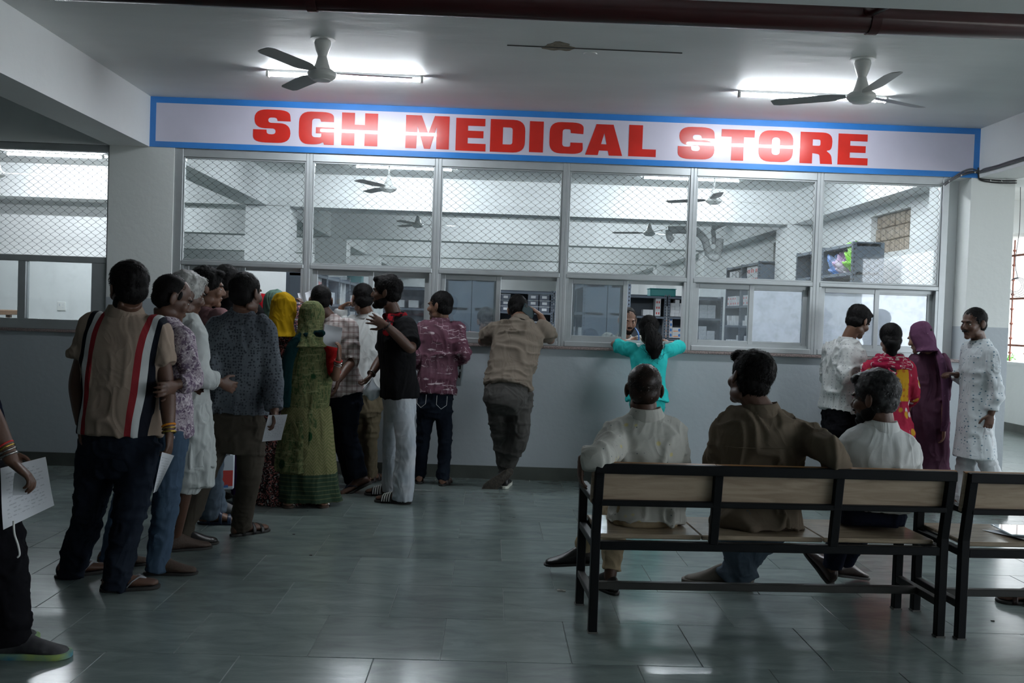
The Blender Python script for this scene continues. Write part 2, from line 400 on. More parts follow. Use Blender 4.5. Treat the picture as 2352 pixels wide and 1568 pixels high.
for k in range(6):
    xa = P0+k*PW; xb = xa+PW-0.058
    w = empty('window_%d' % (k+1), ((xa+xb)/2, WY+0.05, 1.187), kind='structure')
    fr = Frame((0, 0, 0)); inv = -np.array(w.location)
    class _P: pass
    def fin(o): o.matrix_parent_inverse = Matrix.Translation(inv.tolist()); return o
    mul = 0.029
    mb = MB(); ya, yb = WY+0.012, WY+0.085
    mb.bb(xa-mul-(0.05 if k == 0 else 0), xa-0.0005, ya, yb, 1.187, 2.80, 0.003); 
    if k == 5: mb.bb(xb+0.0005, xb+mul+0.03, ya, yb, 1.187, 2.80, 0.003)
    else: mb.bb(xb+0.0005, xb+mul-0.0005, ya, yb, 1.187, 2.80, 0.003)
    fin(mb.obj('mullion', M['alu'], w))
    mb = MB().bb(xa, xb, ya+.002, yb-.002, 2.728, 2.80, 0.003); fin(mb.obj('head_rail', M['alu'], w))
    mb = MB().bb(xa, xb, ya-.004, yb+.004, 1.79, 1.83, 0.006); fin(mb.obj('transom', M['alu'], w))
    mb = rect_frame(MB(), xa, xb, 1.83, 2.728, ya+.012, ya+.035, 0.014); fin(mb.obj('glazing_bead', M['alu'], w))
    mb = MB().bb(xa, xb, ya-.006, yb+.03, 1.187, 1.236, 0.006).bb(xa, xa+.022, ya+.002, yb+.02, 1.236, 1.79).bb(xb-.022, xb, ya+.002, yb+.02, 1.236, 1.79)
    fin(mb.obj('frame', M['alu'], w))
    mb = MB().bb(xa+.022, xb-.022, ya+.028, ya+.032, 1.236, 1.262).bb(xa+.022, xb-.022, ya+.062, ya+.066, 1.236, 1.262).bb(xa+.022, xb-.022, ya+.05, yb+.018, 1.76, 1.79)
    fin(mb.obj('sliding_track', M['alu'], w))
    fin(wire_mesh(xa+.014, xb-.014, 1.842, 2.716, ya+.022, w, M['wiredark'] if k == 0 else M['wire']))
    fin(MB().bb(xa+.012, xb-.012, ya+.052, ya+.056, 1.84, 2.718).obj('upper_pane', M['glass_up'], w))
    xm = (xa+xb)/2
    n0 = len(w.children)
    a, b = plan[k]
    sash(w, xa+.022, xm+.02, ya+.045, 'p' in a)
    if b != 'open': sash(w, xm-.02, xb-.022, ya+.08, 'p' in b)
    else: sash(w, xa+.045, xm+.0, ya+.08)
    for c in w.children:
        if c.matrix_parent_inverse == Matrix(): fin(c)
# left window of the neighbouring room
w = empty('window_7', (-5.5, WY+.05, 1.187), kind='structure'); inv = -np.array(w.location)
ya, yb = WY+.02, WY+.09
fin(MB().bb(-7.4, -3.36, ya, yb, 2.742, 2.82, .003).bb(-3.378, -3.36, ya, yb, 1.187, 2.742).bb(-7.4, -3.3785, ya-.003, yb, 1.775, 1.83, .004).obj('frame', M['alu'], w))
fin(MB().bb(-7.4, -3.42, ya-.004, yb+.02, 1.187, 1.275, .004).bb(-3.50, -3.3785, ya, yb, 1.275, 1.775, .004).bb(-4.135, -4.065, ya, yb, 1.275, 1.775, .004).bb(-5.30, -5.25, ya, yb, 1.275, 1.775, .004).bb(-6.5, -6.43, ya, yb, 1.275, 1.775, .004).obj('sliding_frame', M['alu'], w))
fin(wire_mesh(-5.20, -3.3785, 1.832, 2.741, ya+.03, w, M['wiredark']))
for x0, x1 in ((-4.065, -3.50), (-5.25, -4.135), (-6.43, -5.30)):
    fin(MB().bb(x0, x1, ya+.03, ya+.034, 1.275, 1.775).obj('glass_pane', M['glass_up'], w))

# ------------------------------------------------------------------ painted header sign
sg = empty('painted_sign', ((-3.016+4.263)/2, WY, ZB), label='long header board painted white with blue border and red capitals above the counter windows', cat='sign')
sf = Frame((0.6235, WY, ZB)); 
M['sign'] = mat('glossy_white_sign_paint', (0.66, 0.64, 0.76), 0.22, var=0.10, vscale=1.6, bump=0.10, bscale=14, spec=0.6, coat=0.4)
M['blue'] = mat('blue_border_paint', (0.04, 0.24, 0.68), 0.25, var=0.18, vscale=2.2, coat=0.3)
M['red'] = mat('red_letter_paint', (0.66, 0.028, 0.018), 0.24, var=0.15, vscale=5, coat=0.3)
MB().bb(-2.965, 4.212, WY-0.006, WY+.004, ZB+.05, ZC-.052).obj('board', M['sign'], sg, frame=sf)
MB().bb(-3.016, 4.263, WY-.0075, WY+.004, ZB+.0, ZB+.05).bb(-3.016, 4.263, WY-.0075, WY+.004, ZC-.052, ZC).bb(-3.016, -2.965, WY-.0075, WY+.004, ZB+.05, ZC-.052).bb(4.212, 4.263, WY-.0075, WY+.004, ZB+.05, ZC-.052).obj('border', M['blue'], sg, frame=sf)
def rounded(pts, n=7):
    out = []; m = len(pts)
    for i in range(m):
        x, y = pts[i][:2]; r = pts[i][2] if len(pts[i]) > 2 else 0
        p = np.array([x, y]); a = np.array(pts[i-1][:2]); b = np.array(pts[(i+1) % m][:2])
        if r <= 0: out.append(p); continue
        da = a-p; db = b-p; la = np.linalg.norm(da); lb = np.linalg.norm(db)
        s = p+da/la*min(r, la*.5); e = p+db/lb*min(r, lb*.5)
        for t in np.linspace(0, 1, n): out.append((1-t)**2*s+2*(1-t)*t*p+t*t*e)
    return np.array(out)
R_ = 0.34
GL = {
 'S': [[(1.0, .66), (.97, 1.0, R_), (.03, 1.0, R_), (.03, .43, .30), (.60, .43, .10), (.60, .255, .10), (.37, .255, .1), (.36, .39), (0, .39), (0, 0, R_), (1.0, 0, R_), (1.0, .60, .30), (.40, .60, .10), (.40, .76, .09), (.62, .76, .09), (.65, .66)]],
 'G': [[(.62, .70), (.60, .79, .06), (.37, .79, .1), (.37, .22, .1), (.64, .22, .06), (.64, .34), (.48, .34), (.48, .53), (1, .53), (1, 0), (.72, 0), (.70, .08, .04), (.55, 0, .2), (0, 0, R_), (0, 1, R_), (.98, 1, R_), (.99, .70)]],
 'H': [[(0, 0), (0, 1), (.36, 1), (.36, .64), (.64, .64), (.64, 1), (1, 1), (1, 0), (.64, 0), (.64, .38), (.36, .38), (.36, 0)]],
 'M': [[(0, 0), (0, 1), (.36, 1), (.52, .46), (.66, 1), (1, 1), (1, 0), (.71, 0), (.71, .66), (.57, 0), (.43, 0), (.27, .66), (.25, 0)]],
 'E': [[(0, 0), (0, 1), (.97, 1), (.97, .77), (.40, .77), (.40, .62), (.92, .62), (.92, .40), (.40, .40), (.40, .23), (1, .23), (1, 0)]],
 'D': [[(0, 0), (0, 1), (1, 1, R_), (1, 0, R_)], [(.36, .24), (.36, .76), (.64, .76, .08), (.64, .24, .08)]],
 'I': [[(0, 0), (0, 1), (1, 1), (1, 0)]],
 'C': [[(.62, .66), (.62, .78, .06), (.38, .78, .1), (.38, .22, .1), (.62, .22, .06), (.62, .36), (.98, .36), (1, 0, R_), (0, 0, R_), (0, 1, R_), (1, 1, R_), (.99, .64)]],
 'A': [[(0, 0), (.28, 1), (.74, 1), (1, 0), (.64, 0), (.61, .15), (.37, .15), (.34, 0)], [(.42, .36), (.50, .72), (.57, .36)]],
 'L': [[(0, 0), (0, 1), (.50, 1), (.50, .24), (1, .24), (1, 0)]],
 'T': [[(.31, 0), (.31, .76), (0, .76), (0, 1), (1, 1), (1, .76), (.68, .76), (.68, 0)]],
 'O': [[(0, 0, R_), (0, 1, R_), (1, 1, R_), (1, 0, R_)], [(.38, .22, .12), (.38, .78, .12), (.62, .78, .12), (.62, .22, .12)]],
 'R': [[(0, 0), (0, 1), (.98, 1, .30), (.98, .46, .24), (.80, .42, .05), (.96, .30, .1), (1, 0), (.63, 0), (.60, .30, .06), (.38, .33), (.38, 0)], [(.38, .57), (.38, .77), (.62, .77, .06), (.62, .57, .06)]]}
LT = [('S', 582, 668, 252, 328), ('G', 687, 768, 257, 332), ('H', 785, 868, 260, 335), ('M', 932, 1032, 266, 342), ('E', 1047, 1116, 272, 347), ('D', 1126, 1206, 275, 350), ('I', 1216, 1248, 279, 350), ('C', 1262, 1340, 281, 353), ('A', 1345, 1430, 286, 357), ('L', 1444, 1507, 288, 360), ('S', 1557, 1641, 292, 366), ('T', 1656, 1732, 298, 369), ('O', 1742, 1821, 300, 372), ('R', 1837, 1912, 304, 376), ('E', 1924, 1993, 308, 379)]
zmid = []
for ch, xa, xb, ya_, yb_ in LT:
    a = P(xa, (ya_+yb_)/2, WY); b = P(xb, (ya_+yb_)/2, WY); zt = P((xa+xb)/2, ya_, WY)[2]; zb = P((xa+xb)/2, yb_, WY)[2]
    cu = bpy.data.curves.new('letter', 'CURVE'); cu.dimensions = '2D'; cu.fill_mode = 'BOTH'; cu.extrude = 0.0015
    for loop in GL[ch]:
        pts = rounded(loop); sp = cu.splines.new('POLY'); sp.points.add(len(pts)-1)
        for i, (u, v) in enumerate(pts): sp.points[i].co = (a[0]+(b[0]-a[0])*u, zb+(zt-zb)*v, 0, 1)
        sp.use_cyclic_u = True
    to = bpy.data.objects.new('t', cu); TMP.collection.objects.link(to); dg = tmp_dg()
    me = bpy.data.meshes.new_from_object(to.evaluated_get(dg)); bpy.data.objects.remove(to)
    v = co(me); v = np.stack([v[:, 0], WY-0.0075+v[:, 2], v[:, 1]], 1); setco(me, sf.inv(v)); me.flip_normals() if False else None
    me.materials.clear(); link('letter', me, M['red'], sg)

# ------------------------------------------------------------------ fans, tube lights
def ceiling_fan(x, y, ang, zc, label, drop=0.47, group='ceiling fans'):
    r = empty('ceiling_fan', (x, y, zc), 0, label, 'ceiling fan', group)
    f = Frame((0, 0, 0))
    MB().lathe([(0.001, 0), (.083, 0), (.083, -.006), (.001, -.008)], (0, 0, 0), 28).obj('ceiling_plate', M['whiteplastic'], r, angle=.6)
    MB().lathe([(0.001, -.008), (.052, -.010), (.056, -.03), (.046, -.07), (.030, -.115), (.024, -.125), (.001, -.127)], (0, 0, 0), 24).obj('canopy', M['whiteplastic'], r, smooth=True)
    MB().lathe([(.001, -.12), (.0105, -.121), (.0105, -drop+.18), (.001, -drop+.18)], (0, 0, 0), 12).obj('down_rod', M['whiteplastic'], r, smooth=True)
    d = -drop
    MB().lathe([(.001, d+.20), (.020, d+.198), (.030, d+.17), (.044, d+.12), (.058, d+.085), (.055, d+.078), (.001, d+.078)], (0, 0, 0), 24).obj('motor_cover', M['whiteplastic'], r, smooth=True)
    MB().lathe([(.001, d+.082), (.072, d+.08), (.092, d+.066), (.096, d+.05), (.092, d+.036), (.07, d+.018), (.06, d+.016), (.058, d+.010), (.03, d+.006), (.001, d+.005)], (0, 0, 0), 32).obj('motor', M['whiteplastic'], r, angle=.5)
    for k in range(3):
        a = math.radians(ang+120*k); c, s = math.cos(a), math.sin(a)
        n = 12; V = []
        for i in range(n+1):
            t = i/n; rr = .10+t*.50; wd = .03+.035*min(1, t*5)-.008*t; 
            if i == n: wd *= .75
            tilt = 0.16
            ring = []
            for u, q in ((-1, 0), (-.5, .004), (.5, .004), (1, 0), (.5, -.001), (-.5, -.001)):
                ring.append((rr, u*wd, d+.06+q+u*wd*tilt))
            V.append(ring)
        V = np.array(V); V = np.stack([V[..., 0]*c-V[..., 1]*s, V[..., 0]*s+V[..., 1]*c, V[..., 2]], -1)
        b = MB().grid(V).obj('blade', M['bladegrey'], r, angle=.5)
    return r
ceiling_fan(-1.183, 6.47, 4, ZC, 'white ceiling fan hanging in front of the tube light left of the red letter S', .285, group='hall ceiling fans')
ceiling_fan(2.426, 6.43, 28, ZC, 'white ceiling fan hanging before the right end of the tube light over the word STORE', .30, group='hall ceiling fans')
ceiling_fan(-1.22, 11.0, 2, ZC, 'white ceiling fan inside the store behind the second mesh pane', .44, 'fans inside the store')
ceiling_fan(2.50, 11.0, 22, ZC, 'white ceiling fan inside the store behind the fifth mesh pane', .44, 'fans inside the store')
ceiling_fan(P(960, 500, 15.4)[0], 15.4, 5, ZC, 'small distant ceiling fan low behind the first beam inside the store', .44, 'fans inside the store')
ceiling_fan(P(1492, 520, 15.4)[0], 15.4, 40, ZC, 'distant ceiling fan beside the grey drain pipes inside the store', .44, 'fans inside the store')
ceiling_fan(P(-8, 400, 11.0)[0], 11.0, 2, ZC, 'ceiling fan cut by the left frame edge in the neighbouring room', .44, 'fan in the neighbouring room')
def tube_light(x0, x1, y, label, m, z=ZC, group='tube lights'):
    r = empty('tube_light', ((x0+x1)/2, y, z), 0, label, 'tube light', group); L = (x1-x0)/2
    MB().box((0, 0, -.012), (2*L, .036, .024), None, .004).obj('batten', M['whiteplastic'], r)
    a = np.linspace(-.3, PI+.3, 11); V = np.array([[(x, .020*math.cos(t), -.036-.018*math.sin(t)+.006) for t in a] for x in (-L+.02, L-.02)])
    MB().grid(V, True).obj('lit_diffuser', m, r, smooth=False)
    MB().box((-L+.01, 0, -.032), (.02, .044, .044), None, .004).obj('end_cap', M['whiteplastic'], r)
    MB().box((L-.01, 0, -.032), (.02, .044, .044), None, .004).obj('end_cap', M['whiteplastic'], r)
    return r
tube_light(-1.76, -.58, 7.35, 'lit tube light on the hall ceiling behind the left ceiling fan', M['tube'], group='hall tube lights')
tube_light(1.84, 3.0, 7.41, 'lit tube light on the hall ceiling behind the right ceiling fan', M['tube'], group='hall tube lights')
tube_light(-1.72, -.53, 11.8, 'lit tube light inside the store above the fan of the second pane', M['tube_in'], group='tube lights inside the store')
tube_light(1.80, 3.0, 11.82, 'lit tube light inside the store spanning the fourth and fifth panes', M['tube_in'], group='tube lights inside the store')
tube_light(-5.95, -4.78, 11.85, 'lit tube light in the neighbouring room behind the left window mesh', M['tube_in'], group='tube light next door')
for i, (x, y) in enumerate(((-.2, 16.3), (2.4, 16.3), (-6.2, 16.3), (-1.3, 21), (2.4, 21), (-5.5, 21), (-1.3, 26), (2.4, 26), (-5.5, 26), (-1.1, 9.7), (1.2, 9.7), (3.1, 9.7), (-5.2, 9.7))):  # tubes next to the header are unseen, added to brighten sheets, racks and attendants
    tube_light(x-.6, x+.6, y, ['tube light behind the first beam, centre of the store', 'tube light behind the first beam, right of the store', 'tube light behind the first beam of the neighbouring room', 'tube light behind the second beam, centre of the store', 'tube light behind the second beam, right of the store', 'tube light behind the second beam of the neighbouring room', 'tube light behind the third beam, centre of the store', 'tube light behind the third beam, right of the store', 'tube light behind the third beam of the neighbouring room', 'added unseen tube light just inside the header over the second hatch', 'added unseen tube light just inside the header over the fourth hatch', 'added unseen tube light just inside the header over the sixth hatch', 'added unseen tube light just inside the neighbouring room window'][i], M['tube_in'], group='tube lights behind the beams')
tube_light(P(1008, 612, 34.9)[0], P(1092, 614, 34.9)[0], 34.9, 'far lit tube light low behind the third mesh pane', M['tube_in'], group='far tube lights')
tube_light(P(428, 585, 33.6)[0], P(456, 586, 33.6)[0]+.5, 33.6, 'far lit tube light low in the corner of the first mesh pane', M['tube_in'], group='far tube lights')
tube_light(P(665, 594, 33.8)[0], P(700, 596, 33.8)[0]+.3, 33.8, 'far lit tube light at the right edge of the first mesh pane', M['tube_in'], group='far tube lights')

# ------------------------------------------------------------------ services
def curve_tube(name, pts, r, m, parent=None, n=8, frame=None, per=6):
    q, _ = smoothpts(pts, np.zeros((len(pts), 1)), per); return MB().tube(q, r, n).obj(name, m, parent, smooth=True, frame=frame)
pp = [P(2600, 70, 4.35), P(-300, -20, 4.35)]; zp = 2.83
rp = empty('fire_pipe', (0, 4.35, zp), 0, 'thick dark red pipe running the whole width under the ceiling beam', 'pipe')
MB().tube([(-6, 0, 0), (7.6, 0, 0)], .062, 24).obj('pipe_run', M['redpipe'], rp, smooth=True)
for px in (716, 2003):
    x = P(px, 60, 4.35)[0]; MB().tube([(x-.022, 0, 0), (x+.022, 0, 0)], .0675, 24).obj('coupling', M['redpipe'], rp, angle=.6)
    MB().bb(x-.012, x+.012, -.06, -.05, .0, ZC-zp).bb(x-.012, x+.012, .05, .06, 0.0, ZC-zp).obj('hanger', M['redpipe'], rp)
x = P(1975, 45, 4.35)[0]
MB().tube([(x, -.02, .03), (x+.02, -.10, .0), (x+.10, -.45, -.0), (x+.14, -1.2, -.0)], .017, 12).obj('branch_pipe', M['redpipe'], rp, smooth=True)
# conduit line, round plate and stain on the ceiling
s = MB().bar((.043, 6.429, ZC-.003), (1.214, 6.447, ZC-.003), .008, .006).obj('ceiling_strip', M['rail']); tag(s, 'thin dark strip across the hall ceiling between the two fans', 'strip')
s = MB().lathe([(.001, 0), (.048, 0), (.046, -.006), (.001, -.007)], (.61, 6.56, ZC), 24).obj('ceiling_plate', M['whiteplastic']); tag(s, 'small round white cover plate below the dark ceiling strip', 'cover plate')
M['stain'] = mat('brown_plaster_patch', (0.36, 0.31, 0.24), 0.9, var=0.4, vscale=30)
a = np.linspace(0, 2*PI, 25)[:-1]; rr = 1+.18*np.sin(a*3)+.1*np.sin(a*7+1)
V = np.stack([.385+.10*rr*np.cos(a), 6.42+.10*rr*np.sin(a), np.full(24, ZC-.0006)], 1)
tag(MB().grid(np.array([V, V+(0, 0, -.0015)])).obj('plaster_patch', M['stain']), 'brown rough plaster patch beside the ceiling strip', 'patch')
# cables at the right end of the sign
cb = empty('cable_bundle', P(2250, 405, WY-.02), 0, 'bundle of grey cables clipped around the lower right corner of the sign', 'cable')
cf = Frame(cb.location)
BX = 4.25
def bl(px, py):  # point on the right beam face (x = 4.25)
    d = (px-1176)/FPX*CR-(py-784)/FPX*CU+_f; t = BX/d[0]; return np.array([0, 0, CAMZ])+d*t
for i, (o1, o2) in enumerate(((0, 0), (-5, -8), (4, 5))):
    pts = [P(2166+i*2, 424+o2*.3, WY-.015), P(2190, 410+o1*.6, WY-.015), P(2212, 398+o1, WY-.015), P(2232, 393+o2*.7, WY-.015), P(2249, 395+o1*.5, WY-.02), bl(2262, 391+o2*.5)*[1, 1, 1], bl(2290, 383+o1*.6), bl(2320, 374+o2*.5), bl(2352, 364+o1*.7), bl(2420, 345+o1)]
    curve_tube('cable', pts, .0055, M['cable'], cb, frame=cf)
for i, o in enumerate((0, 5)):
    pts = [P(2247, 385, WY-.015), P(2247, 402, WY-.015), P(2252, 410+o*.6, WY-.012), P(2275, 413+o, WY-.012), P(2305, 415+o, WY-.012), P(2335, 415+o, WY-.012)]
    curve_tube('cable', pts, .006, M['black'], cb, frame=cf)
for px, py in ((2180, 416), (2208, 403), (2240, 396), (2275, 415), (2300, 416)):
    p = P(px, py, WY-.02); MB().box(p, (.006, .012, .012)).obj('cable_clip', M['whiteplastic'], cb, frame=cf)
# gallery side: hanging coil, red pipe, grille, plants, building outside
q = P(2345, 400, 10.5)
hc = empty('hanging_cable', q, 0, 'thin dark cable hanging with a loose coil beside the right pier', 'cable'); hf = Frame(q)
curve_tube('cable', [P(2344, 400, 10.5), P(2342, 520, 10.5), P(2332, 600, 10.5), P(2338, 640, 10.5)], .004, M['cable'], hc, frame=hf)
for i in range(4):
    c = P(2332, 655, 10.5+.01*i); a = np.linspace(0, 2*PI, 26); rad = .070+.012*i
    MB().tube(np.stack([c[0]+rad*np.cos(a)+.01*i, np.full(26, c[1]), c[2]+rad*np.sin(a)-.006*i], 1), .003, 6, caps=False).obj('coil', M['cable'], hc, frame=hf, smooth=True)
M['rust'] = mat('rusty_red_grille', (0.34, 0.13, 0.09), 0.7, var=0.4, vscale=20)
gr = empty('window_grille', (XR+.1, 14, 1.02), 0, 'rusty iron grille with collared rods above the gallery parapet', 'grille')
gf = Frame(gr.location)
for i in range(14):
    y = 11.0+i*.42
    prof = [(.001, 1.02), (.012, 1.02)]
    for z in np.arange(1.15, 2.75, .22): prof += [(.012, z-.02), (.026, z-.006), (.026, z+.006), (.012, z+.02)]
    prof += [(.012, 2.85), (.001, 2.85)]
    MB().lathe(prof, (XR+.1, y, 0), 8).obj('rod', M['rust'], gr, frame=gf, smooth=False)
for z in (1.25, 1.95, 2.6): MB().bb(XR+.085, XR+.115, 10.8, 16.8, z, z+.03).obj('cross_bar', M['rust'], gr, frame=gf)
rp2 = MB().tube([(7.655, 12.9, 3.0), (7.655, 20.0, 3.0)], .045, 12).obj('wall_pipe', M['redpipe'], smooth=True); 
tag(rp2, 'red pipe running along the gallery beam high on the right', 'pipe')
M['ground'] = mat('pale_yard', (0.45, 0.42, 0.37), 0.9, var=0.2)
structure('ground', MB().bb(-40, 60, -30, 70, -.5, -.3), M['ground'])
M['bld'] = mat('pale_building_render', (0.72, 0.70, 0.66), 0.8, var=0.1); M['bwin'] = mat('far_window_glass', (0.25, 0.28, 0.3), 0.2)
bd = empty('building', (26, 40, 0), 0, 'pale overexposed building outside beyond the gallery grille', 'building'); bf = Frame(bd.location)
MB().bb(22, 24, 10, 52, -.3, 9).obj('wall', M['bld'], bd, frame=bf)
for i in range(8):
    for j in range(3): MB().bb(21.95, 22.05, 12+i*5, 13.3+i*5, 1+j*2.8, 2.4+j*2.8).obj('window', M['bwin'], bd, frame=bf)
M['leaf'] = mat('bright_leaf', (0.10, 0.32, 0.05), 0.6)
pl = MB()
c0 = P(2314, 822, 16.5)
for i in range(90):
    d = rng.normal(size=3); d /= np.linalg.norm(d); c = c0+d*np.array([.16, .16, .12])*rng.uniform(.3, 1); u = rng.normal(size=3); u /= np.linalg.norm(u); v = np.cross(u, d); v /= np.linalg.norm(v)
    pl.add([c-u*.03, c+v*.012, c+u*.03, c-v*.012, c+d*.004], [(0, 1, 4), (1, 2, 4), (2, 3, 4), (3, 0, 4)])
pt = empty('potted_plant', (c0[0], c0[1], c0[2]-.3), 0, 'small bright green plant outside just above the gallery parapet', 'plant'); pf = Frame(pt.location)
tag(pl.obj('foliage', M['leaf'], pt, frame=pf), kind='stuff')
MB().lathe([(.001, -.0), (.07, 0), (.10, .22), (.001, .22)], (c0[0], c0[1], c0[2]-.36), 16).obj('pot', M['rust'], pt, frame=pf, smooth=False)
MB().bb(-.4, .4, -.4, .4, -(c0[2]-.36)-.3-.06, -.06).obj('pot_ledge', M['bld'], pt)
# ================================================================== FURNITURE AND STOCK
M['blackmetal'] = mat('black_painted_steel', (0.009, 0.010, 0.011), 0.45, var=0.2, vscale=9, spec=.12)
M['dustmetal'] = mat('dusty_black_steel', (0.035, 0.034, 0.030), 0.55, col2=(0.02, 0.02, 0.019), vscale=7)
def woodmat(name, a, b, rough=0.35, sc=(1.2, 14, 9)):
    m = mat(name, a, rough, bump=0.05, bscale=60); nt, bs, tc = nodes_of(m)
    mp = node(nt, 'ShaderNodeMapping'); mp.inputs['Scale'].default_value = sc; nt.links.new(tc.outputs['Object'], mp.inputs[0])
    n = node(nt, 'ShaderNodeTexNoise', Scale=3.0, Detail=8.0, Distortion=1.6); nt.links.new(mp.outputs[0], n.inputs['Vector'])
    r = node(nt, 'ShaderNodeValToRGB'); r.color_ramp.elements[0].position = .35; r.color_ramp.elements[1].position = .62
    r.color_ramp.elements[0].color = b+(1,); r.color_ramp.elements[1].color = a+(1,)
    nt.links.new(n.outputs['Fac'], r.inputs[0]); nt.links.new(r.outputs[0], bs.inputs['Base Color']); return m
M['lam'] = woodmat('beige_wood_laminate', (0.42, 0.33, 0.24), (0.30, 0.225, 0.16), 0.4, (1.0, 9, 9))
M['lamseat'] = woodmat('worn_seat_laminate', (0.36, 0.29, 0.21), (0.25, 0.20, 0.14), 0.16, (1.0, 9, 9))
M['edge'] = mat('orange_board_edge', (0.30, 0.15, 0.06), 0.4)
def bench(x, y, rz, label, L=1.68):
    r = empty('bench', (x, y, 0), rz, label, 'bench', None); D = .43
    def B(name, m, *a): 
        mb = MB()
        for q in a: mb.bar(*q, bev=.003) if len(q) > 4 else mb.bar(*q, bev=.003)
        return mb.obj(name, m, r)
    for px in (0.02, L-.02):
        B('rear_post', M['blackmetal'], ((px, 0, .006), (px, 0, .47), .04, .04), ((px, 0, .455), (px, -.055, .785), .04, .036))
        B('front_leg', M['blackmetal'], ((px, D, .006), (px, D, .61), .04, .04))
        B('armrest', M['blackmetal'], ((px, D+.02, .605), (px, -.02, .605), .045, .03))
        B('end_rail', M['blackmetal'], ((px, D-.02, .405), (px, .02, .405), .035, .035))
        B('lower_end_rail', M['dustmetal'], ((px, D-.02, .16), (px, .02, .16), .035, .035))
        for yy in (0, D): MB().bb(px-.022, px+.022, yy-.022, yy+.022, 0, .008).obj('foot_cap', M['rail'], r)
    for px in (.565, 1.13): B('back_post', M['blackmetal'], ((px, -.004, .42), (px, -.052, .765), .04, .034))
    B('top_rail', M['blackmetal'], ((0, -.055, .765), (L, -.055, .765), .036, .045, (0, 0, 1)))
    B('lower_back_rail', M['blackmetal'], ((.03, -.031, .605), (L-.03, -.031, .605), .03, .026))
    B('rear_seat_rail', M['blackmetal'], ((.04, 0, .405), (L-.04, 0, .405), .035, .04))
    B('front_seat_rail', M['blackmetal'], ((.04, D, .405), (L-.04, D, .405), .035, .04))
    B('floor_rail', M['dustmetal'], ((.03, D*.5, .16), (L-.03, D*.5, .16), .035, .035))
    for a, b in ((-.012, .555), (.558, 1.122), (1.125, L+.012)):
        bo = MB().bar(((a+b)/2, -.0, .60), ((a+b)/2, -.032, .783), b-a, .018, (0, 1, 0), .003).obj('back_board', M['lam'], r)
        MB().bar(((a+b)/2, -.032, .783), ((a+b)/2, -.033, .789), b-a, .018, (0, 1, 0)).obj('board_edge', M['edge'], bo)
    for a, b in ((.045, .52), (.522, 1.10), (1.102, L-.045)):
        MB().bb(a, b, .035, D+.03, .426, .448, .005).obj('seat_board', M['lamseat'], r)
    return r
BA = math.atan2(4.433-4.357, 2.186-.509)
bench(.489, 4.357, BA, 'black steel bench with pale wood back boards on which three men sit')
bench(2.215, 4.407, BA, 'second black steel bench with wood back cut by the right frame edge')
BF = Frame((.489, 4.357, 0), BA); BF2 = Frame((2.215, 4.407, 0), BA)

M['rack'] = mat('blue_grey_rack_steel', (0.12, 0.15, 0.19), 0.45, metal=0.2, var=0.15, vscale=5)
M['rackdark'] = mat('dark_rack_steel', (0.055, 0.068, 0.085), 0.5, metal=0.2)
M['slot'] = mat('slot_hole', (0.01, 0.01, 0.012), 0.8)
M['carton'] = mat('white_carton', (0.66, 0.68, 0.70), 0.6, var=0.1, vscale=9)
M['cartongrey'] = mat('printed_pale_carton', (0.50, 0.54, 0.60), 0.6, col2=(0.68, 0.70, 0.72), vscale=40)
M['boxred'] = mat('red_print', (0.55, 0.06, 0.05), 0.5); M['boxorange'] = mat('orange_print', (0.85, 0.28, 0.06), 0.5); M['boxblue'] = mat('blue_print', (0.05, 0.18, 0.48), 0.5)
M['tub'] = mat('smoky_plastic_tub', (0.10, 0.12, 0.16), 0.25, spec=0.6); M['lab'] = mat('paper_label', (0.75, 0.77, 0.8), 0.6)
M['teal'] = mat('teal_plastic', (0.02, 0.22, 0.22), 0.35); M['green'] = mat('lime_plastic_film', (0.22, 0.62, 0.03), 0.3, col2=(0.35, 0.75, 0.12), vscale=12)
M['purple'] = mat('violet_film', (0.16, 0.12, 0.5), 0.3, col2=(0.5, 0.48, 0.7), vscale=25); M['pinkfilm'] = mat('white_and_purple_film', (0.66, 0.62, 0.68), 0.35, col2=(0.35, 0.1, 0.4), vscale=9); M['bluefilm'] = mat('blue_film', (0.06, 0.22, 0.6), 0.35, col2=(0.5, 0.6, 0.8), vscale=9)
def rack(fr, Wd, Dp, H, zs, label, group, sides=(1, 1), back=True, m='rack'):
    r = empty('storage_rack', fr.loc, fr.rz, label, 'rack', group); L = Frame((0, 0, 0)); mm = M[m]
    for x in (0, Wd):
        for y in (0, Dp):
            mb = MB().bb(x-.0015 if x else 0, x+.0015, y, y+.001, 0, H) if 0 else MB()
            sx = -1 if x else 1; sy = -1 if y else 1
            mb.bb(min(x, x+sx*.038), max(x, x+sx*.038), min(y, y+sy*.003), max(y, y+sy*.003), 0, H).bb(min(x, x+sx*.003), max(x, x+sx*.003), min(y+sy*.003, y+sy*.038), max(y+sy*.003, y+sy*.038), 0, H)
            p = mb.obj('post', mm, r)
            if y == 0 or 1:
                h = MB()
                for z in np.arange(.9, H-.03, .045):
                    h.bb(x+sx*.012, x+sx*.026, (y-.0015) if y == 0 else (y+.0005), y+.001 if y == 0 else y+.0015, z, z+.018)
                    if y == 0: h.bb(x-.001 if x == 0 else x+.0002, x+.0002 if x == 0 else x+.0012, y+.012, y+.026, z, z+.018)
                tag(h.obj('slot_holes', M['slot'], p), kind='stuff')
    for z in zs:
        MB().bb(.004, Wd-.004, .004, Dp-.004, z-.030, z).bb(.0, Wd, -.0012, .004, z-.032, z).obj('shelf', mm, r)
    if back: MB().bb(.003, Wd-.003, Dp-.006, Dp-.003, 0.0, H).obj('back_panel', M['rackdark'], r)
    for i, x in ((0, .004), (1, Wd-.006)):
        if sides[i]: MB().bb(x, x+.002, .003, Dp-.003, 0, H).obj('side_panel', mm, r)
    return r
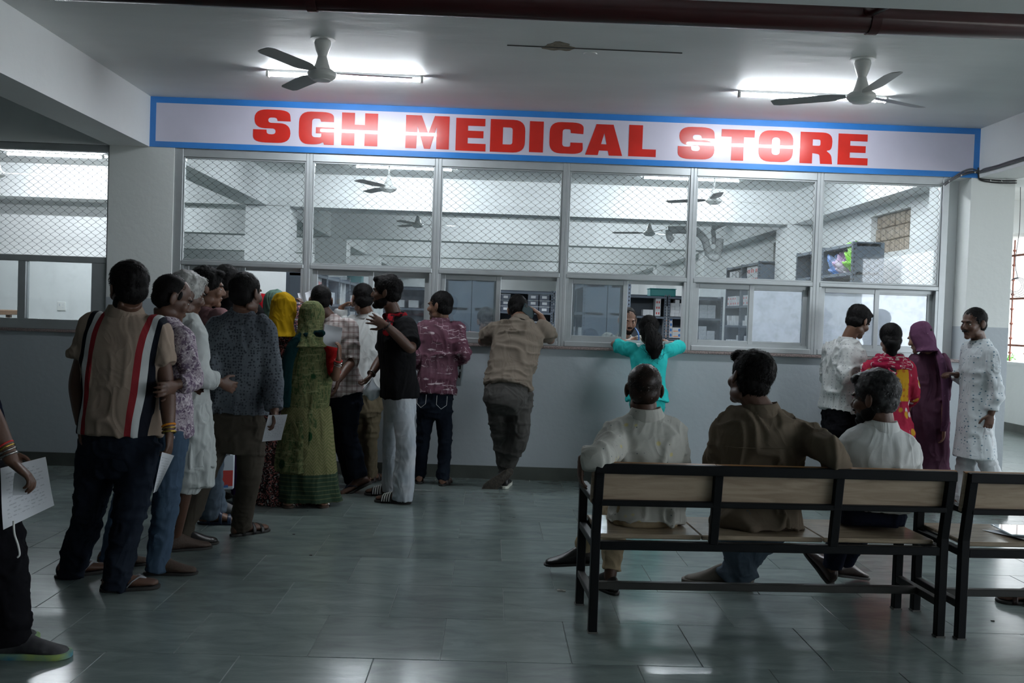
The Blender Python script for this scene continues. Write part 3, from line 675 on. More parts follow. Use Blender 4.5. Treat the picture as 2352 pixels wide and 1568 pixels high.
_boxmesh = {}
def stock(fr, x, y, z, w, d, h, kind, label, group, cat='box', name='carton', rz=0.0):
    key = (kind, round(w, 3), round(d, 3), round(h, 3)); p = fr.fwd((x+w/2, y+d/2, z))
    o = empty(name, p, fr.rz+rz, label, cat, group)
    if key not in _boxmesh:
        parts = []
        def mk(mb, m, nm): 
            q = mb.obj(nm, m); parts.append((nm, q.data)); bpy.data.objects.remove(q)
        if kind == 'tub':
            mk(MB().box((0, 0, h*.45), (w, d, h*.9), None, .006), M['tub'], 'tub_body'); mk(MB().box((0, 0, h*.93), (w*1.03, d*1.02, h*.12), None, .004), M['cartongrey'], 'lid'); mk(MB().box((0, -d/2-.001, h*.48), (w*.45, .002, h*.42)), M['lab'], 'label')
        elif kind == 'teal':
            mk(MB().lathe([(.001, 0), (.30, 0), (.36, .5), (.38, 1), (.34, 1), (.001, .9)], (0, 0, 0), 4), M['teal'], 'bin_body')
        else:
            mk(MB().box((0, 0, h/2), (w, d, h), None, .002), M['cartongrey'] if kind == 'print' else M['carton'], 'carton_body')
            if kind == 'red': mk(MB().box((-w*.2, -d/2-.0008, h*.5), (w*.22, .0016, h*.4)).box((w*.2, -d/2-.0008, h*.5), (w*.22, .0016, h*.4)), M['boxred'], 'print')
            if kind == 'orange':
                mk(MB().box((-w*.1, -d/2-.0008, h*.3), (w*.6, .0016, h*.14)), M['boxorange'], 'stripe')
                a = np.linspace(0, 2*PI, 17)[:-1]; V = np.stack([w*.33+w*.13*np.cos(a), np.full(16, -d/2-.0015), h*.52+h*.3*np.sin(a)], 1)
                mk(MB().grid(np.array([V, V+(0, .0015, 0)])), M['boxblue'], 'dot')
        _boxmesh[key] = parts
    for nm, me in _boxmesh[key]:
        q = bpy.data.objects.new(nm, me); COL.objects.link(q); q.parent = o
    return o
ORD = 'first second third fourth fifth sixth seventh eighth ninth tenth eleventh twelfth'.split()
def fill(fr, x0, x1, y, z, w, h, d, rows, kind, label, group, gap=.004, skip=0.0, name='carton'):
    x = x0; ci = 0
    while x+w <= x1+1e-6:
        n = rows if rng.uniform() > skip else max(1, rows-int(rng.integers(1, 3))); ci += 1
        for k in range(n): stock(fr, x+rng.uniform(-.002, .002), y+rng.uniform(0, .015), z+k*(h+.0005), w, d, h, kind, label+(', '+ORD[ci-1]+' from left' if x1-x0 > w*2 else '')+(', '+ORD[k]+' up' if n > 1 else ''), group, name=name)
        x += w+gap
ZS = [.12, .45, .80, 1.17, 1.52, 1.85]
# A: racks running away on the left, open side towards +X
for i in range(4):
    fr = Frame((-2.04, 11.0+i*.95, 0), PI/2)
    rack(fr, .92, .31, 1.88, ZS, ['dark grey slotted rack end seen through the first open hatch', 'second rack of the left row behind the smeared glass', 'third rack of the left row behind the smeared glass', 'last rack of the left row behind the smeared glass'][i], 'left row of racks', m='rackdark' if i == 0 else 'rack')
    for k, z in enumerate((1.17, 1.52)):
        fill(fr, .06, .85, .03, z, .10, .13+.02*k, .18, 1+(i+k) % 2, ['white', 'red', 'print'][(i+k) % 3], 'carton on %s shelf of %s left rack' % (('lower', 'upper')[k], ORD[i]), 'cartons in the left rack row', gap=.05, skip=.4)
# B, C: racks end-on
for name, pxs, Y, lab in (('B', (1022, 1083, 1140), 11.0, 'behind the smeared left pane of the third hatch'), ('C', (1339, 1395, 1448), 11.4, 'behind the left pane of the fourth hatch')):
    xs = [P(px, 700, Y)[0] for px in pxs]
    for j in (0, 1):
        for n in range(2):
            # rack open side to -X (j=0) or +X (j=1); end panel faces the camera
            if j == 0: fr = Frame((xs[0], Y+.92*(n+1), 0), -PI/2); wd = xs[1]-xs[0]-.004
            else: fr = Frame((xs[2], Y+.92*n, 0), PI/2); wd = xs[2]-xs[1]-.004
            rack(fr, .91, wd, 1.88, ZS, '%s %s grey end-on rack %s' % ('nearer' if n == 0 else 'farther', 'left' if j == 0 else 'right', lab), 'back to back racks')
            if j == 0: fill(fr, .08, .85, .02, 1.17, .06, .16, .1, 1, 'white', 'narrow pack in %s end-on rack of hatch %s' % (('nearer', 'farther')[n], 'three' if name == 'B' else 'four'), 'packs on end-on racks', gap=.06, skip=0)
# D: frontal row
D0 = P(880, 700, 15.7)[0]; nD = 6
gx = 0
for i in range(nD):
    x0 = D0+i*.93; H = 1.88
    fr = Frame((x0, 15.7, 0)); zs = list(ZS)
    rack(fr, .91, .38, H, zs, ['slotted rack facing the hatch behind the black shirted man', 'slotted rack just right of the end-on racks', 'slotted rack holding smoky tubs behind the third hatch', 'slotted rack hidden behind the end-on racks of the fourth hatch', 'nearly empty slotted rack behind the bearded attendant', 'slotted rack packed with white cartons right of the attendant'][i], 'rack row across the store')
def X15(px): return P(px, 700, 15.7)[0]
F15 = Frame((0, 15.7, 0)); G1 = 'smoky tubs on the rack row'
fill(F15, X15(1150), X15(1190), .02, 1.52, .16, .095, .26, 3, 'tub', 'smoky tub at the left of the upper tub shelf', G1, gap=.01, name='storage_tub')
for z, r in ((1.52, 3), (1.17, 2)): fill(F15, X15(1212), X15(1300), .02, z, .175, .10, .26, r, 'tub', 'smoky labelled tub on %s tub shelf' % ('upper' if z > 1.3 else 'lower'), G1, gap=.012, name='storage_tub')
fill(F15, X15(1155), X15(1195), .02, 1.17, .16, .095, .26, 2, 'tub', 'smoky tub at the left of the lower tub shelf', G1, gap=.01, name='storage_tub')
fill(F15, X15(1506), X15(1520), .02, 1.53, .09, .09, .2, 4, 'red', 'red printed carton of the tall stack behind the girl', 'red printed cartons')
fill(F15, X15(1478), X15(1505), .02, 1.53, .055, .10, .2, 1, 'white', 'small white carton, low row behind the girl', 'low row of small cartons', gap=.002)
fill(F15, X15(1530), X15(1572), .02, 1.53, .072, .055, .2, 5, 'white', 'small heaped carton right of the ponytail', 'heaped small cartons', gap=.004, skip=.6)
fill(F15, X15(1528), X15(1572), .02, 1.18, .135, .085, .2, 4, 'orange', 'orange striped carton right of the ponytail', 'orange striped cartons', gap=.005, skip=.3)
fill(F15, X15(905), X15(975), .05, 1.53, .16, .12, .2, 1, 'white', 'pale carton beside the black shirted man', 'cartons by the black shirt', gap=.07, skip=0)
fill(F15, X15(900), X15(985), .05, 1.18, .13, .13, .2, 1, 'print', 'lower printed carton beside the black shirted man', 'lower cartons by the black shirt', gap=.09, skip=0)
# E: taller racks at the right, seen through panes five and six
Z2 = [.12, .45, .78, 1.12, 1.42, 1.72, 2.02, 2.32]
for z in (1.12+.05, 1.52): fill(F15, X15(1608), X15(1650), .02, z, .13, .072, .2, 3, 'print', '%s pale carton behind the fifth hatch' % ('upper' if z > 1.3 else 'lower'), 'cartons left of the fifth hatch', gap=.004, skip=.2)
for i, (y0, n) in enumerate(((9.9, 2), (13.42, 2))):
    for k in range(n):
        fr = Frame((3.72, y0+(k+1)*.93, 0), -PI/2)
        rack(fr, .92, .33, 2.335, Z2, ['tall grey rack with blank end panel below the ventilator', 'tall grey rack behind the one holding the green pack', 'tall grey rack beyond the second pillar with purple printed cartons', 'tall grey rack farthest along the right store wall'][i*2+k], 'tall right racks')
fr = Frame((3.72, 10.83, 0), -PI/2)
def bag(fr, x, y, z, w, d, h, m, name, label, cat, seed, group=None):
    c = fr.fwd((x, y, z)); mb = MB(); r = np.random.default_rng(seed); mb.ell((0, 0, h/2), (w/2, d/2, h/2), None, 44, 30)
    v = mb.v[0]; v[:, 2] = np.clip(v[:, 2], h*.06, h*2); 
    mb.v[0] = v*(1+.38*noise3(v*22+seed, seed)[:, None]+.22*np.abs(noise3(v*45+seed, seed))[:, None]); mb.v[0][:, 2] -= mb.v[0][:, 2].min()
    o = mb.obj(name, m, None, smooth=True); o.location = c; o.rotation_euler = (0, 0, fr.rz); return tag(o, label, cat, group)
bag(fr, .70, .16, 2.02, .34, .26, .27, M['green'], 'plastic_pack', 'crumpled bright green pack on the tall rack behind the last mesh pane', 'pack', 3)
bag(fr, .38, .16, 2.02, .22, .24, .19, M['pinkfilm'], 'plastic_pack', 'white and purple pack beside the green one on the tall rack', 'pack', 4)
bag(fr, .12, .16, 2.02, .18, .22, .20, M['bluefilm'], 'plastic_pack', 'blue pack beside the rack post behind the last mullion', 'pack', 5)
for q in range(3): bag(fr, .20+.25*q, .15, 1.72, .22, .24, .17, M['purple'], 'plastic_pack', 'violet pack on the shelf under the green pack, %s' % ['at the left end', 'in the middle', 'at the right end'][q], 'pack', 6+q, 'violet packs')
fr = Frame((3.72, 13.42+.93, 0), -PI/2); M['carton2'] = M['carton']
fill(fr, .20, .85, .02, 2.02, .21, .13, .24, 2, 'red', 'top red marked carton beyond the pillar', 'marked cartons beyond the pillar', gap=.004)
for q in (1, 2):
    fr = Frame((3.72, 13.42+.93*q, 0), -PI/2)
    for z in (1.12, 1.42, 1.72): fill(fr, .06, .86, .02, z, .095, .075, .2, 2, 'red' if z == 1.72 else ('white' if z == 1.42 else 'print'), '%s carton on %s pillar side rack' % ({1.12: 'pale low', 1.42: 'white middle', 1.72: 'red marked high'}[z], ('nearer', 'farther')[q-1]), 'cartons in the pillar side racks', gap=.05, skip=.3)
fr = Frame((3.72, 13.42+1.86, 0), -PI/2)
fill(fr, .1, .80, .02, 2.02, .16, .12, .24, 2, 'white', 'top plain carton on the farthest wall rack', 'cartons on the farthest rack', gap=.05)
# teal bins and files on top of the row
stock(F15, X15(1490), .1, 1.85, .40, .3, .16, 'white', 'x', None) if 0 else None
tb = MB().box((0, 0, .06), (.42, .3, .12), None, .01).box((0, 0, .125), (.44, .32, .012), None, .003).obj('plastic_bin', M['teal']); tb.location = (X15(1522), 15.86, 1.852); tag(tb, 'teal plastic bin on top of the rack right of the attendant', 'bin')
for i, (px, w_, h_) in enumerate(((788, .30, .14), (816, .24, .20))):
    b = MB().box((0, 0, h_/2), (w_, .26, h_), None, .006).obj('file_box', M['cartongrey'] if i == 0 else M['teal']); b.location = (P(px, 640, 15.9)[0], 15.9, 1.852); tag(b, ['pale printed box on top of the rack behind the second hatch', 'teal box on top of the rack behind the second hatch'][i], 'box')
# drain pipes inside the store
dp = empty('drain_pipe', P(1600, 530, 13.8), 0, 'pale grey drain pipe bending down behind the fourth and fifth panes', 'pipe'); df = Frame(dp.location)
MB().tube([P(1640, 528, 13.9), [P(1640, 528, 13.9)[0], P(1640, 528, 13.9)[1], ZC]], .035, 12).obj('riser', M['pvc'], dp, frame=df, smooth=True)
curve_tube('pipe', [P(1534, 528, 13.8), P(1570, 528, 13.8), P(1600, 533, 13.8), P(1618, 550, 13.8), P(1628, 580, 13.8), P(1642, 592, 13.8), P(1650, 575, 13.8), P(1654, 548, 13.8)], .055, M['pvc'], dp, 14, df)
curve_tube('pipe', [P(1640, 560, 13.9), P(1639, 540, 13.9), P(1640, 525, 13.9), P(1668, 512, 13.9), P(1700, 503, 13.9)], .035, M['pvc'], dp, 12, df)
curve_tube('pipe', [P(1536, 528, 13.8), P(1538, 545, 13.8), P(1545, 552, 13.8)], .05, M['pvc'], dp, 12, df)
for px, py in ((1600, 533), (1628, 580)): MB().ell(P(px, py, 13.8), (.065, .065, .065)).obj('joint', M['pvc'], dp, frame=df, smooth=True)
# smoke detectors on the beams / ceiling
for i, (px, py, Y, lab) in enumerate(((1256, 507, 16.4, 'small white smoke detector behind the first beam, third pane'), (1214, 567, 21.5, 'tiny white smoke detector behind the second beam, third pane'))):
    p = P(px, py, Y); s = MB().lathe([(.001, 0), (.07, 0), (.06, -.05), (.03, -.07), (.001, -.07)], (p[0], p[1], ZC), 16).obj('smoke_detector', M['whiteplastic'], smooth=True); tag(s, lab, 'detector')
# next room: socket, table
p = P(141, 703, 13.29); s = empty('wall_socket', (p[0], 13.30, p[2]), 0, 'small white wall socket in the neighbouring room', 'socket')
MB().box((0, -.008, 0), (.11, .016, .12), None, .004).obj('face_plate', M['whiteplastic'], s); MB().box((-.02, -.018, .02), (.02, .006, .03)).box((.025, -.017, -.02), (.012, .004, .012)).box((.025, -.017, .02), (.012, .004, .012)).obj('switch', M['cartongrey'], s)
p = P(0, 716, 11.5); t = empty('table', (p[0]-.4, 11.5, 0), 0, 'brown wooden table end at the left frame edge next door', 'table'); zt = p[2]
M['brownwood'] = woodmat('brown_wood', (0.30, 0.17, 0.09), (0.20, 0.11, 0.06), .4)
MB().bb(-.6, P(26, 716, 11.5)[0]-p[0]+.4, -.4, .4, zt-.03, zt+.025, .004).obj('table_top', M['brownwood'], t)
for x in (-.55, .33):
    for y in (-.35, .35): MB().bb(x-.025, x+.025, y-.025, y+.025, 0, zt-.03).obj('leg', M['brownwood'], t)
# inside counter behind the hatches
ct = empty('counter', (.8, 8.86, 0), 0, 'inner service counter along the back of the hatches', 'counter')
MB().bb(-3.4, 3.0, -.17, .17, 1.02, 1.06, .004).obj('counter_top', M['granite'], ct)
MB().bb(-3.35, 2.95, .11, .15, 0, 1.02).obj('front_panel', M['lam'], ct)
for x in (-3.3, -1.2, .9, 2.9): MB().bb(x-.02, x+.02, -.14, .11, 0, 1.02).obj('leg', M['blackmetal'], ct)
# sheets and papers
def paper_mat(name, ink=True, base=(0.74, 0.76, 0.80)):
    m = mat(name, base, 0.6); nt, b, tc = nodes_of(m)
    if ink:
        sp = node(nt, 'ShaderNodeSeparateXYZ'); nt.links.new(tc.outputs['UV'], sp.inputs[0])
        v = mathn(nt, 'SINE', mathn(nt, 'MULTIPLY', sp.outputs[1], 95.0)); g = mathn(nt, 'GREATER_THAN', v, 0.45)
        n = node(nt, 'ShaderNodeTexNoise', Scale=14.0); nt.links.new(tc.outputs['UV'], n.inputs['Vector']); g2 = mathn(nt, 'GREATER_THAN', n.outputs['Fac'], 0.5)
        ix = mathn(nt, 'MULTIPLY', mathn(nt, 'GREATER_THAN', sp.outputs[0], 0.10), mathn(nt, 'LESS_THAN', sp.outputs[0], 0.88)); iy = mathn(nt, 'MULTIPLY', mathn(nt, 'GREATER_THAN', sp.outputs[1], 0.14), mathn(nt, 'LESS_THAN', sp.outputs[1], 0.92))
        f = mathn(nt, 'MULTIPLY', mathn(nt, 'MULTIPLY', g, g2), mathn(nt, 'MULTIPLY', mathn(nt, 'MULTIPLY', ix, iy), 0.35))
        nt.links.new(mixc(nt, f, base, (0.2, 0.22, 0.26)), b.inputs['Base Color'])
    return m
M['sheet'] = paper_mat('printed_sheet'); M['blank'] = paper_mat('plain_sheet', False)
def sheet(corners, label, m=None, name='paper', curl=.01, n=8, seed=1, cat='paper', parent=None):
    "four world corners: top-left, top-right, bottom-right, bottom-left"
    a, b, c, d = [np.array(q, float) for q in corners]; ctr = (a+b+c+d)/4; nn = np.cross(b-a, d-a); nn /= np.linalg.norm(nn); V = []; UV = []
    for i in range(n+1):
        for j in range(n+1):
            u, v = i/n, j/n; p = (1-u)*(1-v)*a+u*(1-v)*b+u*v*c+(1-u)*v*d
            V.append(p+nn*curl*(math.sin(u*PI)*1.0+.5*math.sin(v*5+seed)+.4*abs(u-.5)*math.cos(v*3+seed))); UV.append((u, 1-v))
    V = np.array(V); F = [(i*(n+1)+j, (i+1)*(n+1)+j, (i+1)*(n+1)+j+1, i*(n+1)+j+1) for i in range(n) for j in range(n)]
    N = len(V); V2 = np.vstack([V, V+nn*.0006]); F2 = F+[tuple(q+N for q in reversed(f)) for f in F]
    me = bpy.data.meshes.new(name); me.from_pydata((V2-ctr).tolist(), [], F2); uv = me.uv_layers.new(name='UVMap')
    for l in me.loops: uv.data[l.index].uv = UV[l.vertex_index % N]
    o = link(name, me, m or M['sheet'], parent, True); o.location = ctr; return tag(o, label, cat) if parent is None else o
# folder and papers on the second bench
q = [BF2.fwd(v) for v in ((.28, .30, .452), (.75, .34, .452), (.80, .08, .455), (.36, .06, .455))]
sheet(q, 'loose white printed sheets lying on the seat of the second bench', None, 'paper', .003)
M['folder'] = mat('clear_blue_folder', (0.35, 0.45, 0.5), 0.08, spec=0.8, coat=0.6)
f = MB().box((0, 0, .004), (.34, .24, .008), None, .002).obj('plastic_folder', M['folder']); f.location = BF2.fwd((.50, .20, .4645)); f.rotation_euler = (0, 0, BA-.15); tag(f, 'glossy clear folder on top of the sheets on the second bench', 'folder')
# litter
M['litter'] = mat('litter', (0.55, 0.55, 0.5), 0.8)
p = G(1290, 1357, 0); l = MB()
for k in range(7): l.box(p+np.array([rng.uniform(-.02, .02), rng.uniform(-.008, .008), .004]), (.014, .008, .006), None)
tag(l.obj('scrap', M['litter']), 'tiny crumpled white scrap on the floor left of the bench', 'scrap')
M['chip'] = mat('dark_chip', (0.02, 0.02, 0.02), 0.7)
for i, (px, py, lab) in enumerate(((675, 1227, 'tiny dark chip on the floor near the sandal of the grey shirted man'), (714, 1275, 'tiny brown chip on the open floor in front of the queue'), (2280, 1426, 'tiny dark speck on the floor under the second bench'))):
    p = G(px, py, 0); tag(MB().box(p+np.array([0, 0, .002]), (.016, .008, .004)).obj('chip', M['chip']), lab, 'chip')
# ================================================================== PEOPLE: BUILDERS
def unit(v): v = np.asarray(v, float); return v/max(np.linalg.norm(v), 1e-9)
def axes(yaw, pitch=0, roll=0):
    "columns right, forward, up; yaw in degrees from +Y towards +X, pitch > 0 looks down, roll > 0 tips to the right"
    y, p, r = map(math.radians, (yaw, pitch, roll)); f = np.array([math.sin(y)*math.cos(p), math.cos(y)*math.cos(p), -math.sin(p)])
    x = np.array([math.cos(y), -math.sin(y), 0]); u = np.cross(x, f); x2 = math.cos(r)*x-math.sin(r)*u; u2 = math.sin(r)*x+math.cos(r)*u
    return np.stack([x2, f, u2], 1)
def skinmat(name, c):
    m = mat(name, c, 0.45, var=0.22, vscale=9, bump=0.05, bscale=120, spec=0.4); m.node_tree.nodes['Principled BSDF'].inputs['Subsurface Weight'].default_value = 0.0; return m
SK = {'dark': skinmat('dark_brown_skin', (0.105, 0.052, 0.034)), 'mid': skinmat('brown_skin', (0.19, 0.098, 0.062)), 'light': skinmat('light_brown_skin', (0.34, 0.195, 0.135))}
HAIR = {'black': mat('black_hair', (0.008, 0.0075, 0.0075), 0.62, spec=0.10), 'grey': mat('grey_black_hair', (0.045, 0.045, 0.047), 0.45, col2=(0.012, 0.012, 0.012), vscale=35, spec=.2), 'white': mat('white_hair', (0.42, 0.42, 0.40), 0.5, col2=(0.25, 0.25, 0.24), vscale=30), 'brown': mat('thin_brown_hair', (0.030, 0.014, 0.009), 0.42, col2=(0.012, 0.008, 0.006), vscale=20, spec=.3)}
M['eye'] = mat('eye_white', (0.55, 0.53, 0.50), 0.2); M['iris'] = mat('dark_iris', (0.02, 0.012, 0.008), 0.15)
def cloth(name, c, rough=0.85, var=0.10, bs=260, bump=0.05, folds=.34, **kw):
    m = mat(name, c, rough, var=var, vscale=5, bump=bump, bscale=bs, spec=0.04, **kw); nt, b, tc = nodes_of(m)
    mp = node(nt, 'ShaderNodeMapping'); mp.inputs['Scale'].default_value = (1, 1, .55); mp.inputs['Rotation'].default_value = (0, .35, 0); nt.links.new(tc.outputs['Object'], mp.inputs[0])
    n = node(nt, 'ShaderNodeTexNoise', Scale=6.5, Detail=1.5, Distortion=1.6); nt.links.new(mp.outputs[0], n.inputs['Vector'])
    r = node(nt, 'ShaderNodeMath', operation='PINGPONG'); nt.links.new(n.outputs['Fac'], r.inputs[0]); r.inputs[1].default_value = .5
    bp = node(nt, 'ShaderNodeBump', Strength=folds, Distance=0.06); nt.links.new(r.outputs[0], bp.inputs['Height'])
    old = [q for q in nt.nodes if q.type == 'BUMP' and q != bp]
    if old: nt.links.new(bp.outputs[0], old[0].inputs['Normal'])
    else: nt.links.new(bp.outputs[0], b.inputs['Normal'])
    return m
def skel(X, Y, H, yaw, Z=0.0):
    A = axes(yaw); r, f, u = A[:, 0], A[:, 1], A[:, 2]; o = np.array([X, Y, Z]); s = H
    J = {'pel': o+u*.535*s, 'nk': o+u*.835*s, 'hd': o+u*.925*s+f*.012*s}
    for k, sg in (('l', -1), ('r', 1)):
        J['s'+k] = o+r*sg*.105*s+u*.80*s; J['e'+k] = o+r*sg*.135*s+u*.63*s-f*.01; J['w'+k] = o+r*sg*.14*s+u*.485*s+f*.04
        J['h'+k] = o+r*sg*.052*s+u*.51*s; J['k'+k] = o+r*sg*.055*s+u*.285*s+f*.015; J['a'+k] = o+r*sg*.055*s+u*.048*s
    return J
def head_mesh(mb, c, A, s=1.0, nose=1.0, jaw=1.0, ears=True):
    def E(p, r, rot=None, nu=16, nv=10): 
        R_ = A if rot is None else A@rot
        mb.ell(c+A@(np.array(p)*s), np.array(r)*s, R_, nu, nv)
    E((0, -.012, .026), (.073, .093, .084), nu=24, nv=16); E((0, .020, -.022), (.062, .070, .078), nu=20); E((0, .034, -.066), (.047*jaw, .048, .046)); E((0, .068, -.098), (.024, .021, .020)); E((0, .060, -.075), (.034, .022, .030))
    E((0, .076, .020), (.045, .016, .013))
    for q in (-1, 1):
        E((q*.040, .058, -.030), (.022, .024, .026)); E((q*.044, .0, -.075), (.017, .045, .028))
        if ears:
            t = math.radians(22)*q; Rz = np.array([[math.cos(t), -math.sin(t), 0], [math.sin(t), math.cos(t), 0], [0, 0, 1]])
            E((q*.080, -.012, -.006), (.0085, .019, .031), Rz, 12, 8); E((q*.078, -.006, -.030), (.008, .011, .013), None, 10, 6); E((q*.074, .0, -.012), (.010, .010, .022))
    mb.tube([c+A@(np.array(p)*s) for p in ((0, .078, .012), (0, .092, -.010), (0, .104*nose, -.030))], np.array([.0085, .010, .012])*s, 10)
    E((0, .100*nose, -.034), (.0115, .012, .009)); E((-.012, .092, -.037), (.008, .010, .007)); E((.012, .092, -.037), (.008, .010, .007))
    E((0, .083, -.060), (.022, .011, .0060)); E((0, .081, -.069), (.020, .011, .0065)); 
def hand_mesh(mb, w, d, n, side, s=1.0, curl=25, spread=6, lens=1.0):
    "w wrist, d towards the fingers, n the way the palm faces, side +-1 puts the thumb along side * (d x n)"
    d = unit(d); n = unit(n-d*(n@d)); t = np.cross(d, n)*side
    mb.tube([w-d*.02, w+d*.02*s, w+d*.05*s, w+d*.083*s], np.array([.026, .030, .038, .037])*s, 12, sx=1, sy=.42, up=n) if False else None
    V = []; a = np.arange(14)*2*PI/14
    for q, hw, ht in ((-.015, .024, .019), (.01, .027, .018), (.035, .036, .017), (.065, .041, .015), (.086, .038, .012)):
        V.append(w+d*q*s+np.cos(a)[:, None]*t*hw*s+np.sin(a)[:, None]*n*ht*s)
    mb.grid(np.array(V))
    for i, (o, L) in enumerate(((.030, .070), (.010, .079), (-.010, .074), (-.029, .058))):
        p = w+d*.078*s+t*o*s; ang = math.radians(curl*.45); sp = math.radians(spread*(1.5-i)); pts = [p]
        base = d*math.cos(sp)+t*math.sin(sp); an = ang
        for q in (.45, .30, .25):
            dv = base*math.cos(an)+n*math.sin(an); p = p+dv*L*q*s*lens; pts.append(p); an += math.radians(curl*(.9+.08*i))
        mb.tube(pts, np.array([.0098, .0092, .0085, .0070])*s, 8)
        mb.ell(pts[-1], [.0072*s]*3, None, 8, 6)
    b = w+d*.022*s+t*.030*s; d1 = unit(d*.62+t*.70+n*.25); p1 = b+d1*.038*s; d2 = unit(d*.85+t*.25+n*.30); p2 = p1+d2*.030*s; p3 = p2+unit(d2+n*.2)*.022*s
    mb.tube([b-d1*.015, b, p1, p2, p3], np.array([.014, .0145, .0115, .0100, .0080])*s, 8); mb.ell(p3, [.0082*s]*3, None, 8, 6)
FOOTR = [(.0, .020, .045), (.012, .029, .066), (.04, .034, .082), (.075, .036, .088), (.11, .037, .075), (.15, .043, .056), (.19, .048, .043), (.225, .045, .034), (.250, .038, .030), (.266, .022, .022)]
def foot_axes(J, k, yaw, pitch=0, roll=0): return axes(yaw, pitch, roll)
def foot_loft(mb, o, A, s, grow=1.0, zb=.012, n=16, hk=1.0):
    V = []; a = np.arange(n)*2*PI/n
    for y, hw, ht in FOOTR:
        x = np.sign(np.cos(a))*np.abs(np.cos(a))**.8*hw*grow; z = zb+(ht*hk-zb)*(.5+.5*np.sin(a)); x = x*(1-.25*np.clip(np.sin(a), 0, 1))
        V.append(np.stack([x*s, np.full(n, (y-.0)*s*(1.0 if grow == 1 else 1.02)), z*s], 1)@A.T+o)
    return mb.grid(np.array(V))
def sole_mesh(o, A, s, z0=0.0, z1=.018, grow=1.0, heel=0.0):
    a = np.linspace(0, 2*PI, 29)[:-1]; pts = []
    ys = [0, .02, .06, .11, .16, .20, .235, .258, .268]; ws = [.010, .028, .034, .035, .042, .047, .045, .033, .012]
    out = [(w_, y_) for y_, w_ in zip(ys, ws)]+[(-w_, y_) for y_, w_ in reversed(list(zip(ys, ws)))]
    out = np.array(out); V = []
    for z, g in ((z0, .97), (z0+.003, 1.0), (z1-.003, 1.0), (z1, .97)):
        q = np.stack([out[:, 0]*grow*g, (out[:, 1]-.13)*g*grow+.13, np.full(len(out), z)+(heel*np.clip(.1-out[:, 1], 0, 1) if z > z0+.004 else 0)], 1)*s
        V.append(q@A.T+o)
    return MB().grid(np.array(V))
def footwear(T, J, k, yaw, kind, m, fr, s=1.0, pitch=0, roll=0, ground=True, m2=None, body=None):
    "adds a shoe or sandal; returns foot origin and axes so bare feet can join the body"
    A = axes(yaw, pitch, roll) if J.get('A'+k) is None else J['A'+k]; an = J['a'+k]; th = .018 if kind in ('flipflop', 'slide', 'sandal') else .0
    o = an-A@np.array([0, .058, .085+th])*s
    if ground: o[2] = J.get('gz', 0.0)
    nm = {'shoe': 'shoe', 'sneaker': 'sneaker', 'flipflop': 'flip_flop', 'slide': 'slide_sandal', 'sandal': 'sandal', 'bare': 'foot'}[kind]
    if kind in ('shoe', 'sneaker'):
        mb = MB(); foot_loft(mb, o, A, s, 1.10, .010, 16, 1.35 if kind == 'sneaker' else 1.28)
        me = remesh(mb, .007, 3); me2 = me; setco(me2, fr.inv(co(me2))); sh = link(nm, me2, m, T, True)
        sm = sole_mesh(o, A, s, 0, .024 if kind == 'sneaker' else .014, 1.13 if kind == 'sneaker' else 1.09); sm.obj('sole', m2 or M['rubber'], sh, frame=fr, angle=.7)
        if kind == 'sneaker':
            for q in (.10, .125, .15): MB().tube([o+A@(np.array(p)*s) for p in ((-.028, q, .070-(q-.1)*.4), (0, q+.004, .094-(q-.1)*.55), (.028, q, .070-(q-.1)*.4))], .003, 6).obj('lace', M['lace'], sh, frame=fr)
    else:
        of = o+A[:, 2]*.016*s
        if body is not None:
            foot_loft(body, of, A, s, 1.0, .0)
            for i, (x, y) in enumerate(((-.030, .243), (-.013, .256), (.004, .255), (.019, .247), (.032, .235))):
                q = -1 if k == 'r' else 1; body.ell(of+A@(np.array([-x*q, y, .012])*s), np.array([.0105 if i else .0125, .017, .010])*s, A, 8, 6)
        if kind == 'bare': return
        sh = sole_mesh(o, A, s, 0, .018, 1.07).obj(nm, m2 or M['rubber'], T, frame=fr, angle=.7)
        st = MB()
        if kind == 'flipflop':
            for q in (-1, 1): st.tube([o+A@(np.array(p)*s) for p in ((q*.040, .115, .022), (q*.040, .14, .050), (q*.022, .175, .066), (0, .205, .052), (-.001, .215, .030))], .0085*s, 8, sx=1, sy=.45)
        else:
            for (y0, y1) in (((.135, .215),) if kind == 'slide' else ((.055, .075), (.13, .15), (.185, .21))):
                V = []
                for y in np.linspace(y0, y1, 6):
                    h = np.interp(y, [p[0] for p in FOOTR], [p[2] for p in FOOTR])+.016; w_ = np.interp(y, [p[0] for p in FOOTR], [p[1] for p in FOOTR]); a = np.linspace(-.1, PI+.1, 15); ring = []
                    for g in (1.10, 1.03): ring.append(np.stack([np.cos(a)*(w_+.004)*g, np.full(15, y), .010+np.sin(a)*(h-.006)*(1.0 if g > 1.05 else .95)], 1)[::1 if g > 1.05 else -1])
                    V.append(np.vstack(ring)*s@A.T+o)
                st.grid(np.array(V))
        so = st.obj('strap', m, sh, frame=fr, smooth=True)
        if kind == 'slide':
            wst = MB()
            for q in range(4):
                y = .148+q*.018; h = np.interp(y, [p[0] for p in FOOTR], [p[2] for p in FOOTR])+.016; w_ = np.interp(y, [p[0] for p in FOOTR], [p[1] for p in FOOTR]); a = np.linspace(.1, PI-.1, 13)
                wst.tube(np.stack([np.cos(a)*(w_+.004)*1.11, np.full(13, y), .010+np.sin(a)*(h-.004)*1.02], 1)*s@A.T+o, .0042*s, 6)
            wst.obj('white_band', M['lace'], sh, frame=fr, smooth=True)
M['rubber'] = mat('dark_rubber', (0.025, 0.024, 0.023), 0.7); M['lace'] = mat('white_lace', (0.65, 0.65, 0.62), 0.7)
